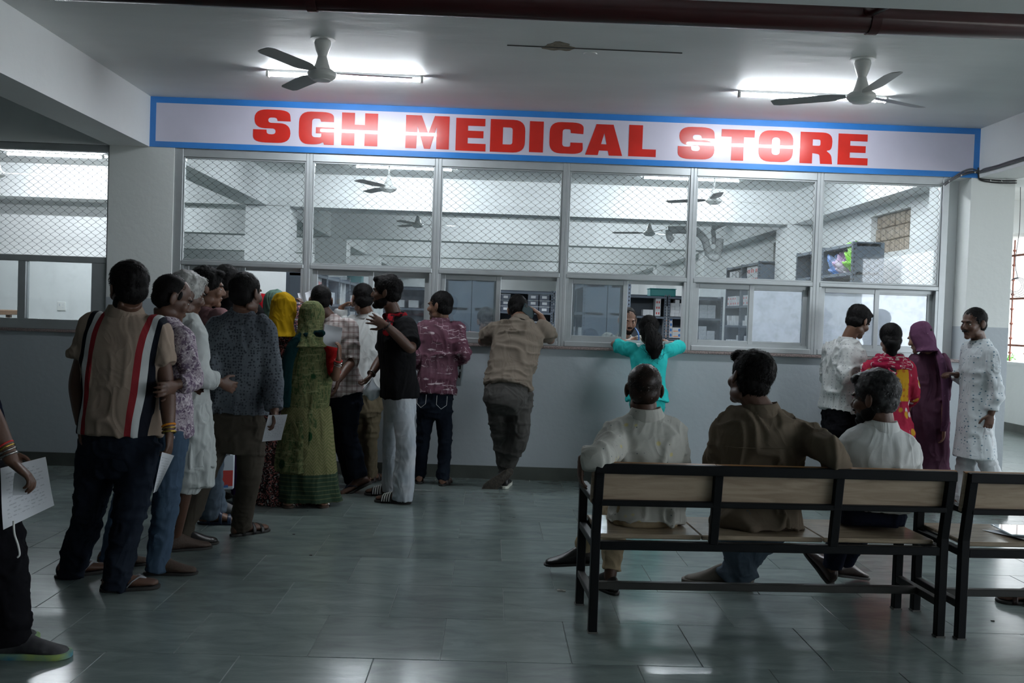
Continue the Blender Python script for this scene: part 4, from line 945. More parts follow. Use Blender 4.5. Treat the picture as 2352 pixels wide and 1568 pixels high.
TORSO_M = [(-.28, .172, .128), (-.12, .176, .132), (.08, .166, .124), (.30, .158, .116), (.50, .168, .120), (.68, .182, .122), (.82, .180, .112), (.92, .145, .095), (.99, .095, .075), (1.04, .066, .062)]
TORSO_F = [(-.28, .178, .135), (-.12, .180, .135), (.08, .160, .118), (.30, .145, .108), (.50, .150, .112), (.68, .162, .118), (.82, .160, .102), (.92, .125, .085), (.99, .080, .068), (1.04, .058, .056)]
class Torso:
    def __init__(s, J, sc, arch=0.0):
        s.J = J; s.sc = sc; s.pel, s.nk = J['pel'], J['nk']; s.hx = unit(J['hr']-J['hl']); s.sx = unit(J['sr']-J['sl']); s.L = np.linalg.norm(s.nk-s.pel); s.up = (s.nk-s.pel)/s.L; s.arch = arch
        s.down = J.get('down')
    def at(s, t):
        x = unit(s.hx*(1-np.clip(t, 0, 1))+s.sx*np.clip(t, 0, 1)); f = unit(np.cross(s.up, x)); x = np.cross(f, s.up)
        c = s.pel+s.up*s.L*t-f*s.arch*math.sin(PI*np.clip(t, 0, 1))
        if t < 0 and s.down is not None: c = s.pel+s.down*s.L*(-t); f = unit(np.cross(-s.down, x)); x = unit(np.cross(f, -s.down))
        return c, x, f
    def loft(s, mb, prof, bulk=1.0, n=30, p=2.4, fold=None, t0=None):
        a = np.arange(n)*2*PI/n; V = []; T = np.array(prof); ts = np.linspace(T[0, 0], T[-1, 0], 22)
        for t in ts:
            hw = np.interp(t, T[:, 0], T[:, 1])*s.sc*bulk; hd = np.interp(t, T[:, 0], T[:, 2])*s.sc*bulk; c, x, f = s.at(t)
            ca, sa = np.cos(a), np.sin(a); k = 1.0 if fold is None else fold(a, t)
            V.append(c+((np.sign(ca)*np.abs(ca)**(2/p)*hw*k)[:, None])*x+((np.sign(sa)*np.abs(sa)**(2/p)*hd*k)[:, None])*f)
        return mb.grid(np.array(V))
    def coords(s, v):
        d = v-s.pel; t = d@s.up/s.L; tc = np.clip(t, 0, 1)[:, None]; x = s.hx*(1-tc)+s.sx*tc; x /= np.linalg.norm(x, axis=1)[:, None]; f = np.cross(s.up, x)
        return (d*x).sum(1), (d*f).sum(1), t
def limb(mb, pts, rad, n=14, per=7, fold=0.0, seed=0, zones=(), sy=1.0):
    q, r = smoothpts(pts, np.array(rad)[:, None], per); r = r[:, 0]; L = np.r_[0, np.cumsum(np.linalg.norm(np.diff(q, axis=0), axis=1))]
    if fold:
        m = int(L[-1]/.012)+2; l2 = np.linspace(0, L[-1], m); q = np.stack([np.interp(l2, L, q[:, i]) for i in range(3)], 1); r = np.interp(l2, L, r); L = l2
        w = np.full(m, .25)
        for c, wd in zones: w += np.exp(-((L/L[-1]-c)/wd)**2)
        ph = np.cumsum(np.random.default_rng(seed).uniform(.7, 1.3, m))*.012/.011*.55
        r = r*(1+fold*w*np.sin(ph*2.0))
    return mb.tube(q, r, n, sy=sy)
def wrinkle(me, fr, amp, sc, seed, T=None, ridge=True):
    v = co(me); n = nrm(me); q = fr.inv(v); w = q+0.05*np.stack([noise3(q*4+9, seed), noise3(q*4+5, seed+1), noise3(q*4, seed+2)], 1)
    a = noise3(w*np.array(sc), seed); b = noise3(w*np.array(sc)*2.1+3, seed+7)
    c = noise3(w*np.array(sc)*np.array([.8, .8, 1.6])+7, seed+4)
    d = 1.1*np.exp(-(a/.20)**2)+.7*np.exp(-(b/.22)**2)-.75+.5*c
    env = .35+.75*np.clip(noise3(q*2.8+1, seed+11)*1.6+.6, 0, 1)
    setco(me, v+n*(amp*d*env)[:, None])
def finish(me, name, m, T, fr, attr=None, sub=None):
    v = co(me)
    if attr is not None:
        at = me.attributes.new('tq', 'FLOAT_VECTOR', 'POINT'); at.data.foreach_set('vector', attr(v).astype(np.float32).ravel())
    setco(me, fr.inv(v)); return link(name, me, m, T, True)
VOX = .0094
def arm_pts(J, k, frac=1.0):
    s, e, w = J['s'+k], J['e'+k], J['w'+k]; inner = s+(J['nk']-s)*.25-np.array([0, 0, .01])
    if frac >= 1: return [inner, s, (s+e)/2, e, (e+w)/2, w]
    if frac > .5: return [inner, s, (s+e)/2, e, e+(w-e)*(frac-.5)*2]
    return [inner, s, s+(e-s)*frac, s+(e-s)*frac*2]
def hair_mesh(c, A, s, style, seed, T, fr, m, n_str=650):
    r = np.random.default_rng(seed); mb = MB(); E = []
    base = {'short': [((0, -.020, .034), (.0785, .0945, .085)), ((0, -.040, -.018), (.072, .066, .062))],
            'full': [((0, -.018, .040), (.087, .102, .094)), ((0, -.040, -.016), (.077, .070, .062)), ((0, .052, .088), (.058, .044, .028))],
            'quiff': [((0, -.018, .040), (.086, .100, .092)), ((0, -.040, -.016), (.076, .069, .060)), ((-.018, .058, .078), (.062, .046, .036))],
            'crop': [((0, -.022, .033), (.0765, .0915, .0825)), ((0, -.040, -.016), (.071, .064, .058))],
            'bald': [((0, -.040, .012), (.0765, .072, .070)), ((0, -.050, -.028), (.066, .050, .048))],
            'long': [((0, -.016, .036), (.084, .098, .088)), ((0, -.048, -.020), (.076, .060, .070)), ((0, -.060, -.06), (.060, .045, .060))]}[style]
    amp = {'short': .004, 'full': .006, 'quiff': .006, 'crop': .002, 'bald': .002, 'long': .003}[style]; fq = 32 if style in ('full', 'quiff') else 24
    for p, q in base:
        p = np.array(p)*s; q = np.array(q)*s; mb.ell((0, 0, 0), q, None, 30, 20); mb.v[-1] = (mb.v[-1]+p)@A.T+c; E.append((p, q))
    hm = remesh(mb, .0068, 9, .6); hv = co(hm); hn = nrm(hm); lv = (hv-c)@A; setco(hm, fr.inv(hv+hn*((amp*.9*noise3(lv*np.array([34, 34, 22])+seed, seed)+amp*.5*noise3(lv*80, seed+5)))[:, None])); o = link('hair', hm, m, T, True)
    # loose locks over the shell
    st = MB(); Ls = {'short': .022, 'full': .026, 'quiff': .028, 'crop': .010, 'bald': .014, 'long': .03}[style]*s
    V = []; F = []; crown = np.array([0.01, -.045, .115])*s
    for i in range(int(n_str*1.7)):
        p, q = E[0] if r.uniform() < .62 else E[int(r.integers(len(E)))]
        d = r.normal(size=3); d /= np.linalg.norm(d)
        if d[2] < -.75: continue
        x = p+d*q*(1+.02*r.uniform()); 
        if x[1] > .062*s and x[2] < .06*s: continue
        if (((x/s-np.array([0, -.012, .026]))/np.array([.073, .093, .084]))**2).sum() < 1.03 or (((x/s-np.array([0, .020, -.022]))/np.array([.062, .070, .078]))**2).sum() < 1.05: continue
        if any((((x-pp)/qq)**2).sum() < .9 for pp, qq in E if pp is not p): continue
        nn = unit(d/q); fl = unit(x-crown); fl = unit(fl-nn*(fl@nn)+r.normal(size=3)*.35); 
        if style == 'long': fl = unit(np.array([0, -.6, -1])-nn*(nn@np.array([0, -.6, -1]))+r.normal(size=3)*.12)
        sd = unit(np.cross(nn, fl)); L = Ls*r.uniform(.5, 1.3); w0 = .0015*s*r.uniform(.6, 1.5); lift = r.uniform(.002, .20 if style in ('full', 'quiff') else .12)
        prj = lambda g: p+(g-p)/np.sqrt((((g-p)/q)**2).sum()); a = x-nn*.002; b = prj(x+fl*L*.5); b = b+unit((b-p)/q)*(L*lift*.5+.0022); cc = prj(x+fl*L); cc = cc+unit((cc-p)/q)*(L*lift*.35+.0016); k = len(V)
        V += [a-sd*w0, a+sd*w0, b+sd*w0*.8, b-sd*w0*.8, cc]; F += [(k, k+1, k+2, k+3), (k+3, k+2, k+4)]
    if V: st.add(np.array(V)@A.T+c, F); tag(st.obj('loose_locks', m, o, frame=fr), kind='stuff')
    return o
def person(X, Y, H, yaw, label, J=None, Z=0.0, head=(0, 0, 0), sex='m', skin='mid', hair=('short', 'black'), shirt=None, trousers=None, shoes=('shoe', None, None), feet=None, hands=None, beard=None, bulk=1.0, s=None, eyes=True, vox=VOX, hs=1.0, seed=1, arch=0.0, down=None, bare_legs=False, collar=True, extras=None, ears=True, group=None, gz=0.0):
    "J: overrides joint -> (px, py, depth) ; head = yaw, pitch, roll in degrees ; everything ends up in metres"
    K = skel(X, Y, H, yaw, Z)
    for k, v in (J or {}).items(): K[k] = P(*v) if len(v) == 3 else np.array(v[1:], float)
    K['gz'] = gz; sc = s or H/1.68
    if down is not None: K['down'] = unit(np.array(down, float))
    T = empty('person', (X, Y, 0), -math.radians(yaw), label, 'person', group); fr = Frame((X, Y, 0), -math.radians(yaw))
    tor = Torso(K, sc, arch); A = axes(*head); prof = TORSO_M if sex == 'm' else TORSO_F; hsc = 1.07*hs*(sc**.35)
    # ---- body: one skin
    mb = MB(); head_mesh(mb, K['hd'], A, hsc, ears=ears)
    nkc = K['nk']; hb = K['hd']+A@np.array([0, -.022, -.060])*hsc; mb.tube(smoothpts([hb, (hb+nkc)/2+A[:, 1]*-.004, nkc-tor.up*.01, nkc-tor.up*.07], np.zeros((4, 1)), 4)[0], np.interp(np.arange(13), [0, 6, 12], [.052, .054, .075])*hsc*(1.0 if sex == 'm' else .86), 16)
    tor.loft(mb, [(t, a*.80, b*.80) for t, a, b in prof if t > -.2 and t < .97], bulk)
    for k in 'lr':
        limb(mb, arm_pts(K, k), np.array([.046, .044, .043, .039, .038, .026])*sc*(1.0 if sex == 'm' else .85), 14)
        hd = (hands or {}).get(k, {}); dr = K['w'+k]-K['e'+k] if 'd' not in hd else np.array(hd['d'], float); fx = unit(K['s'+k]-K['s'+('r' if k == 'l' else 'l')])
        pn = np.array(hd['n'], float) if 'n' in hd else -fx
        side = hd.get('side'); 
        if side is None:
            tv = np.cross(unit(dr), unit(pn)); side = 1 if tv@(np.cross(tor.up, tor.sx)) > 0 else -1
        hand_mesh(mb, K['w'+k], dr, pn, side, .95*sc, hd.get('curl', 28), hd.get('spread', 5))
        limb(mb, [K['h'+k], (K['h'+k]+K['k'+k])/2, K['k'+k], (K['k'+k]+K['a'+k])/2-unit(K['k'+k]-K['a'+k])*-.05, K['a'+k], K['a'+k]-np.array([0, 0, .03])*sc], np.array([.078, .070, .052, .050, .036, .034])*np.array([.78, .80, .82, .84, .95, 1] if trousers else [1]*6)*sc, 14)
    feet = feet or {}
    for k in 'lr':
        q = feet.get(k, {}); kind, m1, m2 = q.get('shoe', shoes)
        if 'A' in q: ff_ = unit(q['A'][0]); uu_ = np.array(q['A'][1], float); uu_ = unit(uu_-ff_*(uu_@ff_)); K['A'+k] = np.stack([np.cross(ff_, uu_), ff_, uu_], 1)
        footwear(T, K, k, q.get('yaw', yaw), kind, m1, fr, sc, q.get('pitch', 0), q.get('roll', 0), q.get('ground', True), m2, mb)
    me = remesh(mb, .0056, 3, .5)
    bo = finish(me, 'body', SK[skin], T, fr); dm = bo.modifiers.new('d', 'DECIMATE'); dm.ratio = .27
    TMP.collection.objects.link(bo); dg = tmp_dg(); m3 = bpy.data.meshes.new_from_object(bo.evaluated_get(dg)); TMP.collection.objects.unlink(bo); bo.modifiers.clear(); old = bo.data; bo.data = m3; bpy.data.meshes.remove(old); m3.name = 'body'
    m3.polygons.foreach_set('use_smooth', [True]*len(m3.polygons))
    # ---- face details
    if eyes:
        for q, nm in ((-1, 'eye'), (1, 'eye')):
            c = K['hd']+A@(np.array([q*.030, .0745, -.004])*hsc)
            e = MB().ell(c, np.array([.0125, .0072, .0052])*hsc, A, 12, 8).obj('eye', M['eye'], T, smooth=True, frame=fr)
            MB().ell(c+A[:, 1]*.0042*hsc, np.array([.0056, .0038, .0050])*hsc, A, 10, 6).obj('iris', M['iris'], e, smooth=True, frame=fr)
            MB().tube([K['hd']+A@(np.array(p)*hsc) for p in ((q*.014, .088, .013), (q*.030, .088, .019), (q*.046, .072, .014))], np.array([.0035, .0042, .0025])*hsc, 6).obj('eyebrow', HAIR['black'], T, smooth=True, frame=fr)
    if hair:
        ho = hair_mesh(K['hd'], A, hsc, hair[0], seed, T, fr, HAIR[hair[1]], hair[2] if len(hair) > 2 else 650)
        if sex == 'm' and hair[0] != 'bald':
            sb = MB()
            for q in (-1, 1): sb.ell(K['hd']+A@(np.array([q*.0672, .018, .018])*hsc), np.array([.005, .012, .024])*hsc, A, 12, 8)
            sb.obj('sideburn', HAIR[hair[1]], T, smooth=True, frame=fr)
    if beard:
        if 'full' in beard:
            b = MB(); 
            for p, r in (((0, .066, -.098), (.029, .027, .024)), ((0, .038, -.080), (.051, .046, .040)), ((-.046, .006, -.068), (.019, .040, .035)), ((.046, .006, -.068), (.019, .040, .035)), ((0, .090, -.051), (.024, .011, .006))):
                b.ell((0, 0, 0), np.array(r)*hsc, None, 20, 14); v = b.v[-1]; w = v+np.array(p)*hsc; b.v[-1] = (w+unit(v)*0+v*.0+ (v/np.maximum(np.linalg.norm(v, axis=1), 1e-6)[:, None])*(.0025*noise3(w*90, seed))[:, None])@A.T+K['hd']
            b.obj('beard', HAIR['black'], T, smooth=True, frame=fr)
        if 'moustache' in beard:
            MB().tube([K['hd']+A@(np.array(p)*hsc) for p in ((-.028, .080, -.060), (-.014, .097, -.052), (0, .101, -.050), (.014, .097, -.052), (.028, .080, -.060))], np.array([.003, .0065, .0055, .0065, .003])*hsc, 8).obj('moustache', HAIR['black'], T, smooth=True, frame=fr)
    # ---- garments
    if trousers:
        tm = trousers; w = tm.get('w', 1.0); mb = MB()
        tor.loft(mb, [(-.42, .105, .10), (-.30, .168, .120), (-.12, .172, .124), (.06, .162, .118), (.13, .155, .112)] if not tm.get('seat') else [(-.20, .165, .115), (-.08, .178, .130), (.06, .165, .120), (.14, .155, .112)], bulk*.985)
        for k in 'lr':
            h, kn, an = K['h'+k], K['k'+k], K['a'+k]; end = an+(kn-an)*tm.get('crop', 0.0)-np.array([0, 0, tm.get('drop', .02)])
            rr = np.array(tm.get('r', [.088, .082, .064, .060, .056]))*sc*w
            limb(mb, [h+np.array([0, 0, .02]), h*.55+kn*.45, kn, kn*.5+end*.5, end], rr, 16, 7, tm.get('fold', .03), seed+(1 if k == 'l' else 5), ((.5, .10), (.98, .10)))
        me = remesh(mb, vox*1.04, 3); wrinkle(me, fr, tm.get('amp', .0055)*1.5, tm.get('sc', (8, 8, 12)), seed+40)
        tr = finish(me, tm.get('name', 'trousers'), tm['m'], T, fr)
        if tm.get('belt'):
            a = np.linspace(0, 2*PI, 41)[:-1]; V = []
            for z, g in ((-.02, 1.01), (-.02, 1.045), (.018, 1.045), (.018, 1.01)):
                c, x, f = tor.at(.08); V.append(c+tor.up*z+(np.sign(np.cos(a))*np.abs(np.cos(a))**.83*.167*sc*bulk*g)[:, None]*x+(np.sign(np.sin(a))*np.abs(np.sin(a))**.83*.122*sc*bulk*g)[:, None]*f)
            MB().grid(np.array(V), False).obj('belt', M['blackmetal'], T, frame=fr, smooth=True)
    if shirt:
        sh = shirt; mb = MB(); pr = list(prof); hem = sh.get('hem', -.28); b = bulk*sh.get('b', 1.08)
        if hem < pr[0][0]: pr = [(hem, pr[0][1]*sh.get('flare', 1.0), pr[0][2]*sh.get('flare', 1.0))]+pr
        else: pr = [(hem, np.interp(hem, [p[0] for p in pr], [p[1] for p in pr]), np.interp(hem, [p[0] for p in pr], [p[2] for p in pr]))]+[p for p in pr if p[0] > hem+.02]
        pr = [(t, w_*sh.get('hemw', 1.0) if t < 0 else w_, d_*sh.get('hemw', 1.0) if t < 0 else d_) for t, w_, d_ in pr]
        fd = sh.get('foldn'); ff = None
        if fd: ff = lambda a, t: 1+sh.get('folda', .05)*np.clip((.35-t)/.6, 0, 1)*np.sin(fd*a+3*t+seed)
        if sh.get('open_neck'): pr = [p for p in pr if p[0] < sh['open_neck']]
        tor.loft(mb, pr, b, fold=ff)
        L = sh.get('sleeve', 1.0)
        for k in 'lr':
            Lk = sh.get('sleeve_'+k, L); pts = arm_pts(K, k, Lk); sw = sh.get('sw', 1.0); n = len(pts)
            rad = np.array({6: [.066, .062, .055, .049, .045, .037], 5: [.067, .063, .059, .055, .052], 4: [.067, .065, .066, .069]}[n])*sc*sw*(1 if sex == 'm' else .86)
            limb(mb, pts, rad, 16, 7, sh.get('fold', .035), seed+9+(1 if k == 'l' else 0), ((.62, .14), (.97, .10)))
        me = remesh(mb, vox, 4); wrinkle(me, fr, sh.get('amp', .006)*1.9, sh.get('sc', (8, 8, 4.0)), seed)
        att = (lambda v: np.stack(tor.coords(v), 1)) if sh.get('attr') else None
        so = finish(me, sh.get('name', 'shirt'), sh['m'], T, fr, att)
        if collar and sh.get('collar', True):
            a = np.linspace(0, 2*PI, 37)[:-1]; c, x, f = tor.at(1.0); V = []; rw, rd = .070*sc*hs*sh.get('cw', 1), .070*sc*hs*sh.get('cw', 1); hh = sh.get('ch', .040)
            for z, g in ((-.022, 1.25), (-.004, 1.30), (hh*.9, 1.03), (hh, 1.0), (hh*.85, .95), (-.02, .93)):
                V.append(c+(tor.up*.9+unit(K['hd']-c)*.1)*z+(np.cos(a)*rw*g)[:, None]*x+((np.sin(a)*rd*g))[:, None]*f+(-np.clip(np.sin(a), 0, 1)*.022)[:, None]*tor.up)
            MB().grid(np.array(V), False).obj('collar', sh.get('cm', sh['m']), so, frame=fr, smooth=True)
    if extras: extras(T, fr, K, tor, A, sc, hsc)
    return T, fr, K, tor
def ring_on(T, fr, p, d, r, thick, m, name='bracelet', sy=1.0):
    d = unit(d); x = unit(np.cross(d, (0.3, .2, 1))); y = np.cross(d, x); a = np.linspace(0, 2*PI, 25)
    return MB().tube(p+np.cos(a)[:, None]*x*r+np.sin(a)[:, None]*y*r*sy, thick, 8, caps=False).obj(name, m, T, smooth=True, frame=fr)
# ================================================================== CLOTH PATTERNS
def pat(name, c, fn, **kw):
    m = cloth(name, c, **kw); nt, b, tc = nodes_of(m); nt.links.new(fn(nt, tc.outputs['Object'], c), b.inputs['Base Color']); return m
def vor(nt, v, sc, feat='F1', rnd=1.0):
    n = node(nt, 'ShaderNodeTexVoronoi', Scale=sc, Randomness=rnd); n.feature = feat; nt.links.new(v, n.inputs['Vector']); return n
def noi(nt, v, sc, det=3.0, dist=0.0): n = node(nt, 'ShaderNodeTexNoise', Scale=sc, Detail=det, Distortion=dist); nt.links.new(v, n.inputs['Vector']); return n.outputs['Fac']
def stp(nt, x, lo, hi): n = node(nt, 'ShaderNodeMapRange'); n.inputs[1].default_value = lo; n.inputs[2].default_value = hi; nt.links.new(x, n.inputs[0]); return n.outputs[0]
def scl(nt, v, s, r=(0, 0, 0)): n = node(nt, 'ShaderNodeMapping'); n.inputs['Scale'].default_value = s; n.inputs['Rotation'].default_value = r; nt.links.new(v, n.inputs[0]); return n.outputs[0]
def p_polo(nt, v, c):
    at = node(nt, 'ShaderNodeAttribute', attribute_name='tq'); sp = node(nt, 'ShaderNodeSeparateXYZ'); nt.links.new(at.outputs['Vector'], sp.inputs[0])
    u = mathn(nt, 'ABSOLUTE', sp.outputs[0]); band = lambda lo, hi: mathn(nt, 'MULTIPLY', mathn(nt, 'GREATER_THAN', u, lo), mathn(nt, 'LESS_THAN', u, hi))
    x = mixc(nt, band(.104, .134), c, (.25, .028, .034)); x = mixc(nt, band(.134, .163), x, (.50, .52, .52)); x = mixc(nt, band(.163, .190), x, (.012, .014, .02)); return x
def p_floral(nt, v, c):
    x = mixc(nt, stp(nt, noi(nt, v, 17, 4, 1.5), .50, .54), c, (.16, .12, .17)); x = mixc(nt, stp(nt, noi(nt, scl(nt, v, (1, 1, 1)), 34, 3, 2.2), .55, .58), x, (.52, .47, .50)); return mixc(nt, stp(nt, noi(nt, v, 60, 2, 1), .60, .63), x, (.10, .07, .11))
def p_greyprint(nt, v, c):
    n = vor(nt, v, 58, rnd=.55); x = mixc(nt, stp(nt, noi(nt, v, 5, 3), .4, .6), c, (.10, .115, .13)); return mixc(nt, stp(nt, n.outputs['Distance'], .42, .30), x, (.036, .040, .048))
def p_plaid(nt, v, c):
    sp = node(nt, 'ShaderNodeSeparateXYZ'); nt.links.new(v, sp.inputs[0]); x = c
    for o, k in ((0, 160), (2, 150)):
        w = mathn(nt, 'SINE', mathn(nt, 'MULTIPLY', sp.outputs[o], k)); f = mathn(nt, 'MULTIPLY', mathn(nt, 'GREATER_THAN', w, .35), .55); x = mixc(nt, f, x, (.20, .13, .12))
        w2 = mathn(nt, 'SINE', mathn(nt, 'MULTIPLY', sp.outputs[o], k*2.6)); x = mixc(nt, mathn(nt, 'MULTIPLY', mathn(nt, 'GREATER_THAN', w2, .9), .5), x, (.62, .60, .58))
    return x
def p_maroon(nt, v, c):
    a = stp(nt, noi(nt, scl(nt, v, (1, 1, 3.5)), 9, 4, .6), .60, .66); b = stp(nt, vor(nt, scl(nt, v, (1.6, 1.6, 1)), 14, 'DISTANCE_TO_EDGE', .4).outputs['Distance'], .022, .010); g = stp(nt, noi(nt, v, 9, 3), .53, .57)
    x = mixc(nt, stp(nt, noi(nt, v, 3.5, 5), .45, .75), c, (.16, .085, .11)); x = mixc(nt, a, x, (.50, .42, .44)); return mixc(nt, mathn(nt, 'MULTIPLY', b, g), x, (.50, .40, .43))
def p_dots(col, sc=38, r=(.16, .10), rnd=.25, st=(1, 1, 1)):
    def f(nt, v, c): return mixc(nt, stp(nt, vor(nt, scl(nt, v, st), sc, rnd=rnd).outputs['Distance'], r[0], r[1]), c, col)
    return f
def p_old(nt, v, c):
    x = mixc(nt, stp(nt, vor(nt, v, 26, rnd=.4).outputs['Distance'], .10, .06), c, (.10, .13, .14)); return mixc(nt, stp(nt, vor(nt, v, 13, rnd=.9).outputs['Distance'], .18, .10), x, (.56, .50, .25))
def p_saree(nt, v, c):
    x = mixc(nt, stp(nt, noi(nt, scl(nt, v, (3, 3, 1.0), (0, .5, 0)), 14, 5, 2.5), .50, .56), c, (.055, .085, .035)); x = mixc(nt, stp(nt, noi(nt, scl(nt, v, (1, 1, 6), (0, -.4, 0)), 12, 3, 1), .58, .62), x, (.19, .20, .10)); return mixc(nt, stp(nt, vor(nt, v, 4.2, rnd=.6).outputs['Distance'], .17, .14), x, (.015, .05, .02))
def p_sareeborder(nt, v, c):
    sp = node(nt, 'ShaderNodeSeparateXYZ'); nt.links.new(v, sp.inputs[0]); zz = node(nt, 'ShaderNodeTexWave', Scale=8.0, Distortion=0.0); zz.wave_type = 'BANDS'; zz.bands_direction = 'Z'
    a = mathn(nt, 'PINGPONG', mathn(nt, 'MULTIPLY', sp.outputs[0], 1.0), .03); w = mathn(nt, 'SINE', mathn(nt, 'MULTIPLY', mathn(nt, 'ADD', sp.outputs[2], mathn(nt, 'MULTIPLY', a, 1.4)), 260.0))
    x = mixc(nt, mathn(nt, 'MULTIPLY', mathn(nt, 'GREATER_THAN', w, .2), .75), c, (.10, .12, .045)); lo = mathn(nt, 'LESS_THAN', sp.outputs[2], .24)
    y = mixc(nt, mathn(nt, 'GREATER_THAN', mathn(nt, 'SINE', mathn(nt, 'MULTIPLY', sp.outputs[2], 210.0)), .75), (.032, .055, .035), (.085, .10, .055)); return mixc(nt, lo, x, y)
def p_scarf(nt, v, c): return mixc(nt, stp(nt, noi(nt, scl(nt, v, (4, 4, 14), (0, .6, .3)), 3, 4, 1.5), .57, .60), c, (.50, .42, .40))
def p_kurti(nt, v, c):
    a = vor(nt, scl(nt, v, (1, 1, .75)), 13, rnd=.75); x = mixc(nt, stp(nt, a.outputs['Distance'], .30, .26), c, (.55, .50, .50)); b = vor(nt, scl(nt, v, (1, 1, .8), (0, 0, 1.1)), 9, rnd=.8); x = mixc(nt, stp(nt, b.outputs['Distance'], .27, .23), x, (.50, .27, .03))
    at = node(nt, 'ShaderNodeAttribute', attribute_name='tq'); sp = node(nt, 'ShaderNodeSeparateXYZ'); nt.links.new(at.outputs['Vector'], sp.inputs[0])
    yk = mathn(nt, 'MULTIPLY', mathn(nt, 'MULTIPLY', mathn(nt, 'GREATER_THAN', sp.outputs[2], .30), mathn(nt, 'LESS_THAN', mathn(nt, 'ABSOLUTE', sp.outputs[0]), .125)), mathn(nt, 'LESS_THAN', sp.outputs[1], 0.0))
    y = mixc(nt, stp(nt, vor(nt, v, 20, rnd=.2).outputs['Distance'], .30, .26), (.46, .25, .02), (.40, .13, .02)); return mixc(nt, yk, x, y)
def p_camo(nt, v, c): return mixc(nt, stp(nt, vor(nt, v, 55, 'DISTANCE_TO_EDGE').outputs['Distance'], .16, .10), c, (.10, .11, .10))
def p_shawl(nt, v, c): x = mixc(nt, stp(nt, noi(nt, v, 34, 3, 2), .56, .58), c, (.45, .16, .14)); return mixc(nt, stp(nt, noi(nt, v, 46, 3, 2), .60, .62), x, (.42, .44, .42))
def p_denim(nt, v, c): return mixc(nt, stp(nt, noi(nt, scl(nt, v, (1, 1, .5)), 5, 6), .45, .70), c, tuple(min(1, k*1.5+.004) for k in c))
def p_bandhani(nt, v, c): return mixc(nt, stp(nt, vor(nt, scl(nt, v, (1, 1, 1)), 40, rnd=.3).outputs['Distance'], .16, .10), c, (.7, .6, .55))
CM = dict(
 polo=pat('beige_polo_knit', (.27, .21, .165), p_polo), beige=cloth('beige_knit', (.27, .21, .165)), floral=pat('purple_floral_cotton', (.33, .28, .32), p_floral), greyprint=pat('blue_grey_spotted_cotton', (.075, .085, .10), p_greyprint),
 plaid=pat('brown_plaid_cotton', (.50, .45, .44), p_plaid), maroon=pat('maroon_brush_print', (.105, .045, .065), p_maroon), white=cloth('white_cotton', (.56, .58, .57)), whitek=cloth('white_homespun', (.50, .53, .52)), ivory=pat('ivory_dotted_cotton', (.47, .47, .43), p_old),
 brown=cloth('brown_twill', (.135, .108, .080)), taupe=cloth('taupe_jersey', (.185, .155, .125)), black=cloth('black_cotton', (.010, .010, .011)), navy=cloth('navy_cotton', (.010, .012, .022)), turq=cloth('turquoise_scrub_cotton', (.035, .52, .50)),
 dotwhite=pat('white_dotted_shirting', (.56, .57, .56), p_dots((.22, .24, .26), 40, (.24, .16))), kurta=pat('pale_kurta_with_small_motifs', (.55, .59, .61), p_dots((.10, .18, .24), 27, (.24, .17), .55, (1, 1, 1.5))), plum=cloth('plum_cotton', (.095, .042, .070)), plumveil=pat('plum_sequinned_voile', (.125, .055, .105), p_dots((.6, .5, .55), 22, (.06, .03))),
 kurti=pat('pink_leaf_print_cotton', (.34, .025, .055), p_kurti), pinkscarf=pat('crimson_bandhani', (.27, .014, .045), p_scarf), saree=pat('green_printed_saree_voile', (.135, .14, .065), p_saree), sareeskirt=pat('green_chevron_saree', (.18, .17, .085), p_sareeborder), teal=cloth('dark_teal_stole', (.005, .022, .024)), redc=cloth('red_blouse_cotton', (.30, .012, .012)),
 redveil=pat('red_dotted_veil', (.36, .012, .02), p_bandhani), sage=pat('sage_veil', (.12, .20, .16), p_dots((.4, .35, .2), 30, (.06, .03))), mustard=cloth('mustard_veil', (.40, .24, .008)), shawl=pat('dark_flowered_shawl', (.045, .035, .05), p_shawl), mauve=cloth('dusty_pink_shirt', (.20, .11, .115)), camo=pat('pale_vein_print', (.40, .40, .36), p_camo), salmon=cloth('salmon_shirt', (.5, .17, .15)), darkfl=pat('dark_flowered_dress', (.035, .02, .02), p_shawl),
 denim=pat('dark_denim', (.010, .014, .022), p_denim), bluejean=pat('blue_denim', (.048, .078, .12), p_denim), greyjean=pat('grey_blue_denim', (.075, .10, .13), p_denim), olive=cloth('olive_grey_trouser_cloth', (.060, .052, .042)), khaki=cloth('khaki_trouser_cloth', (.14, .115, .075)), whitejean=pat('white_grey_denim', (.36, .40, .44), lambda nt, v, c: mixc(nt, stp(nt, noi(nt, v, 6, 5), .4, .7), c, (.48, .50, .52))), greytrack=cloth('grey_track_cloth', (.068, .066, .062)), blacktr=cloth('black_trouser_cloth', (.008, .008, .010)), cream=cloth('cream_trouser_cloth', (.36, .28, .18)), navytr=cloth('dark_navy_trouser_cloth', (.012, .015, .028)), whitetr=cloth('white_trouser_cloth', (.60, .62, .64)), purple=cloth('deep_purple_cloth', (.035, .012, .06)))
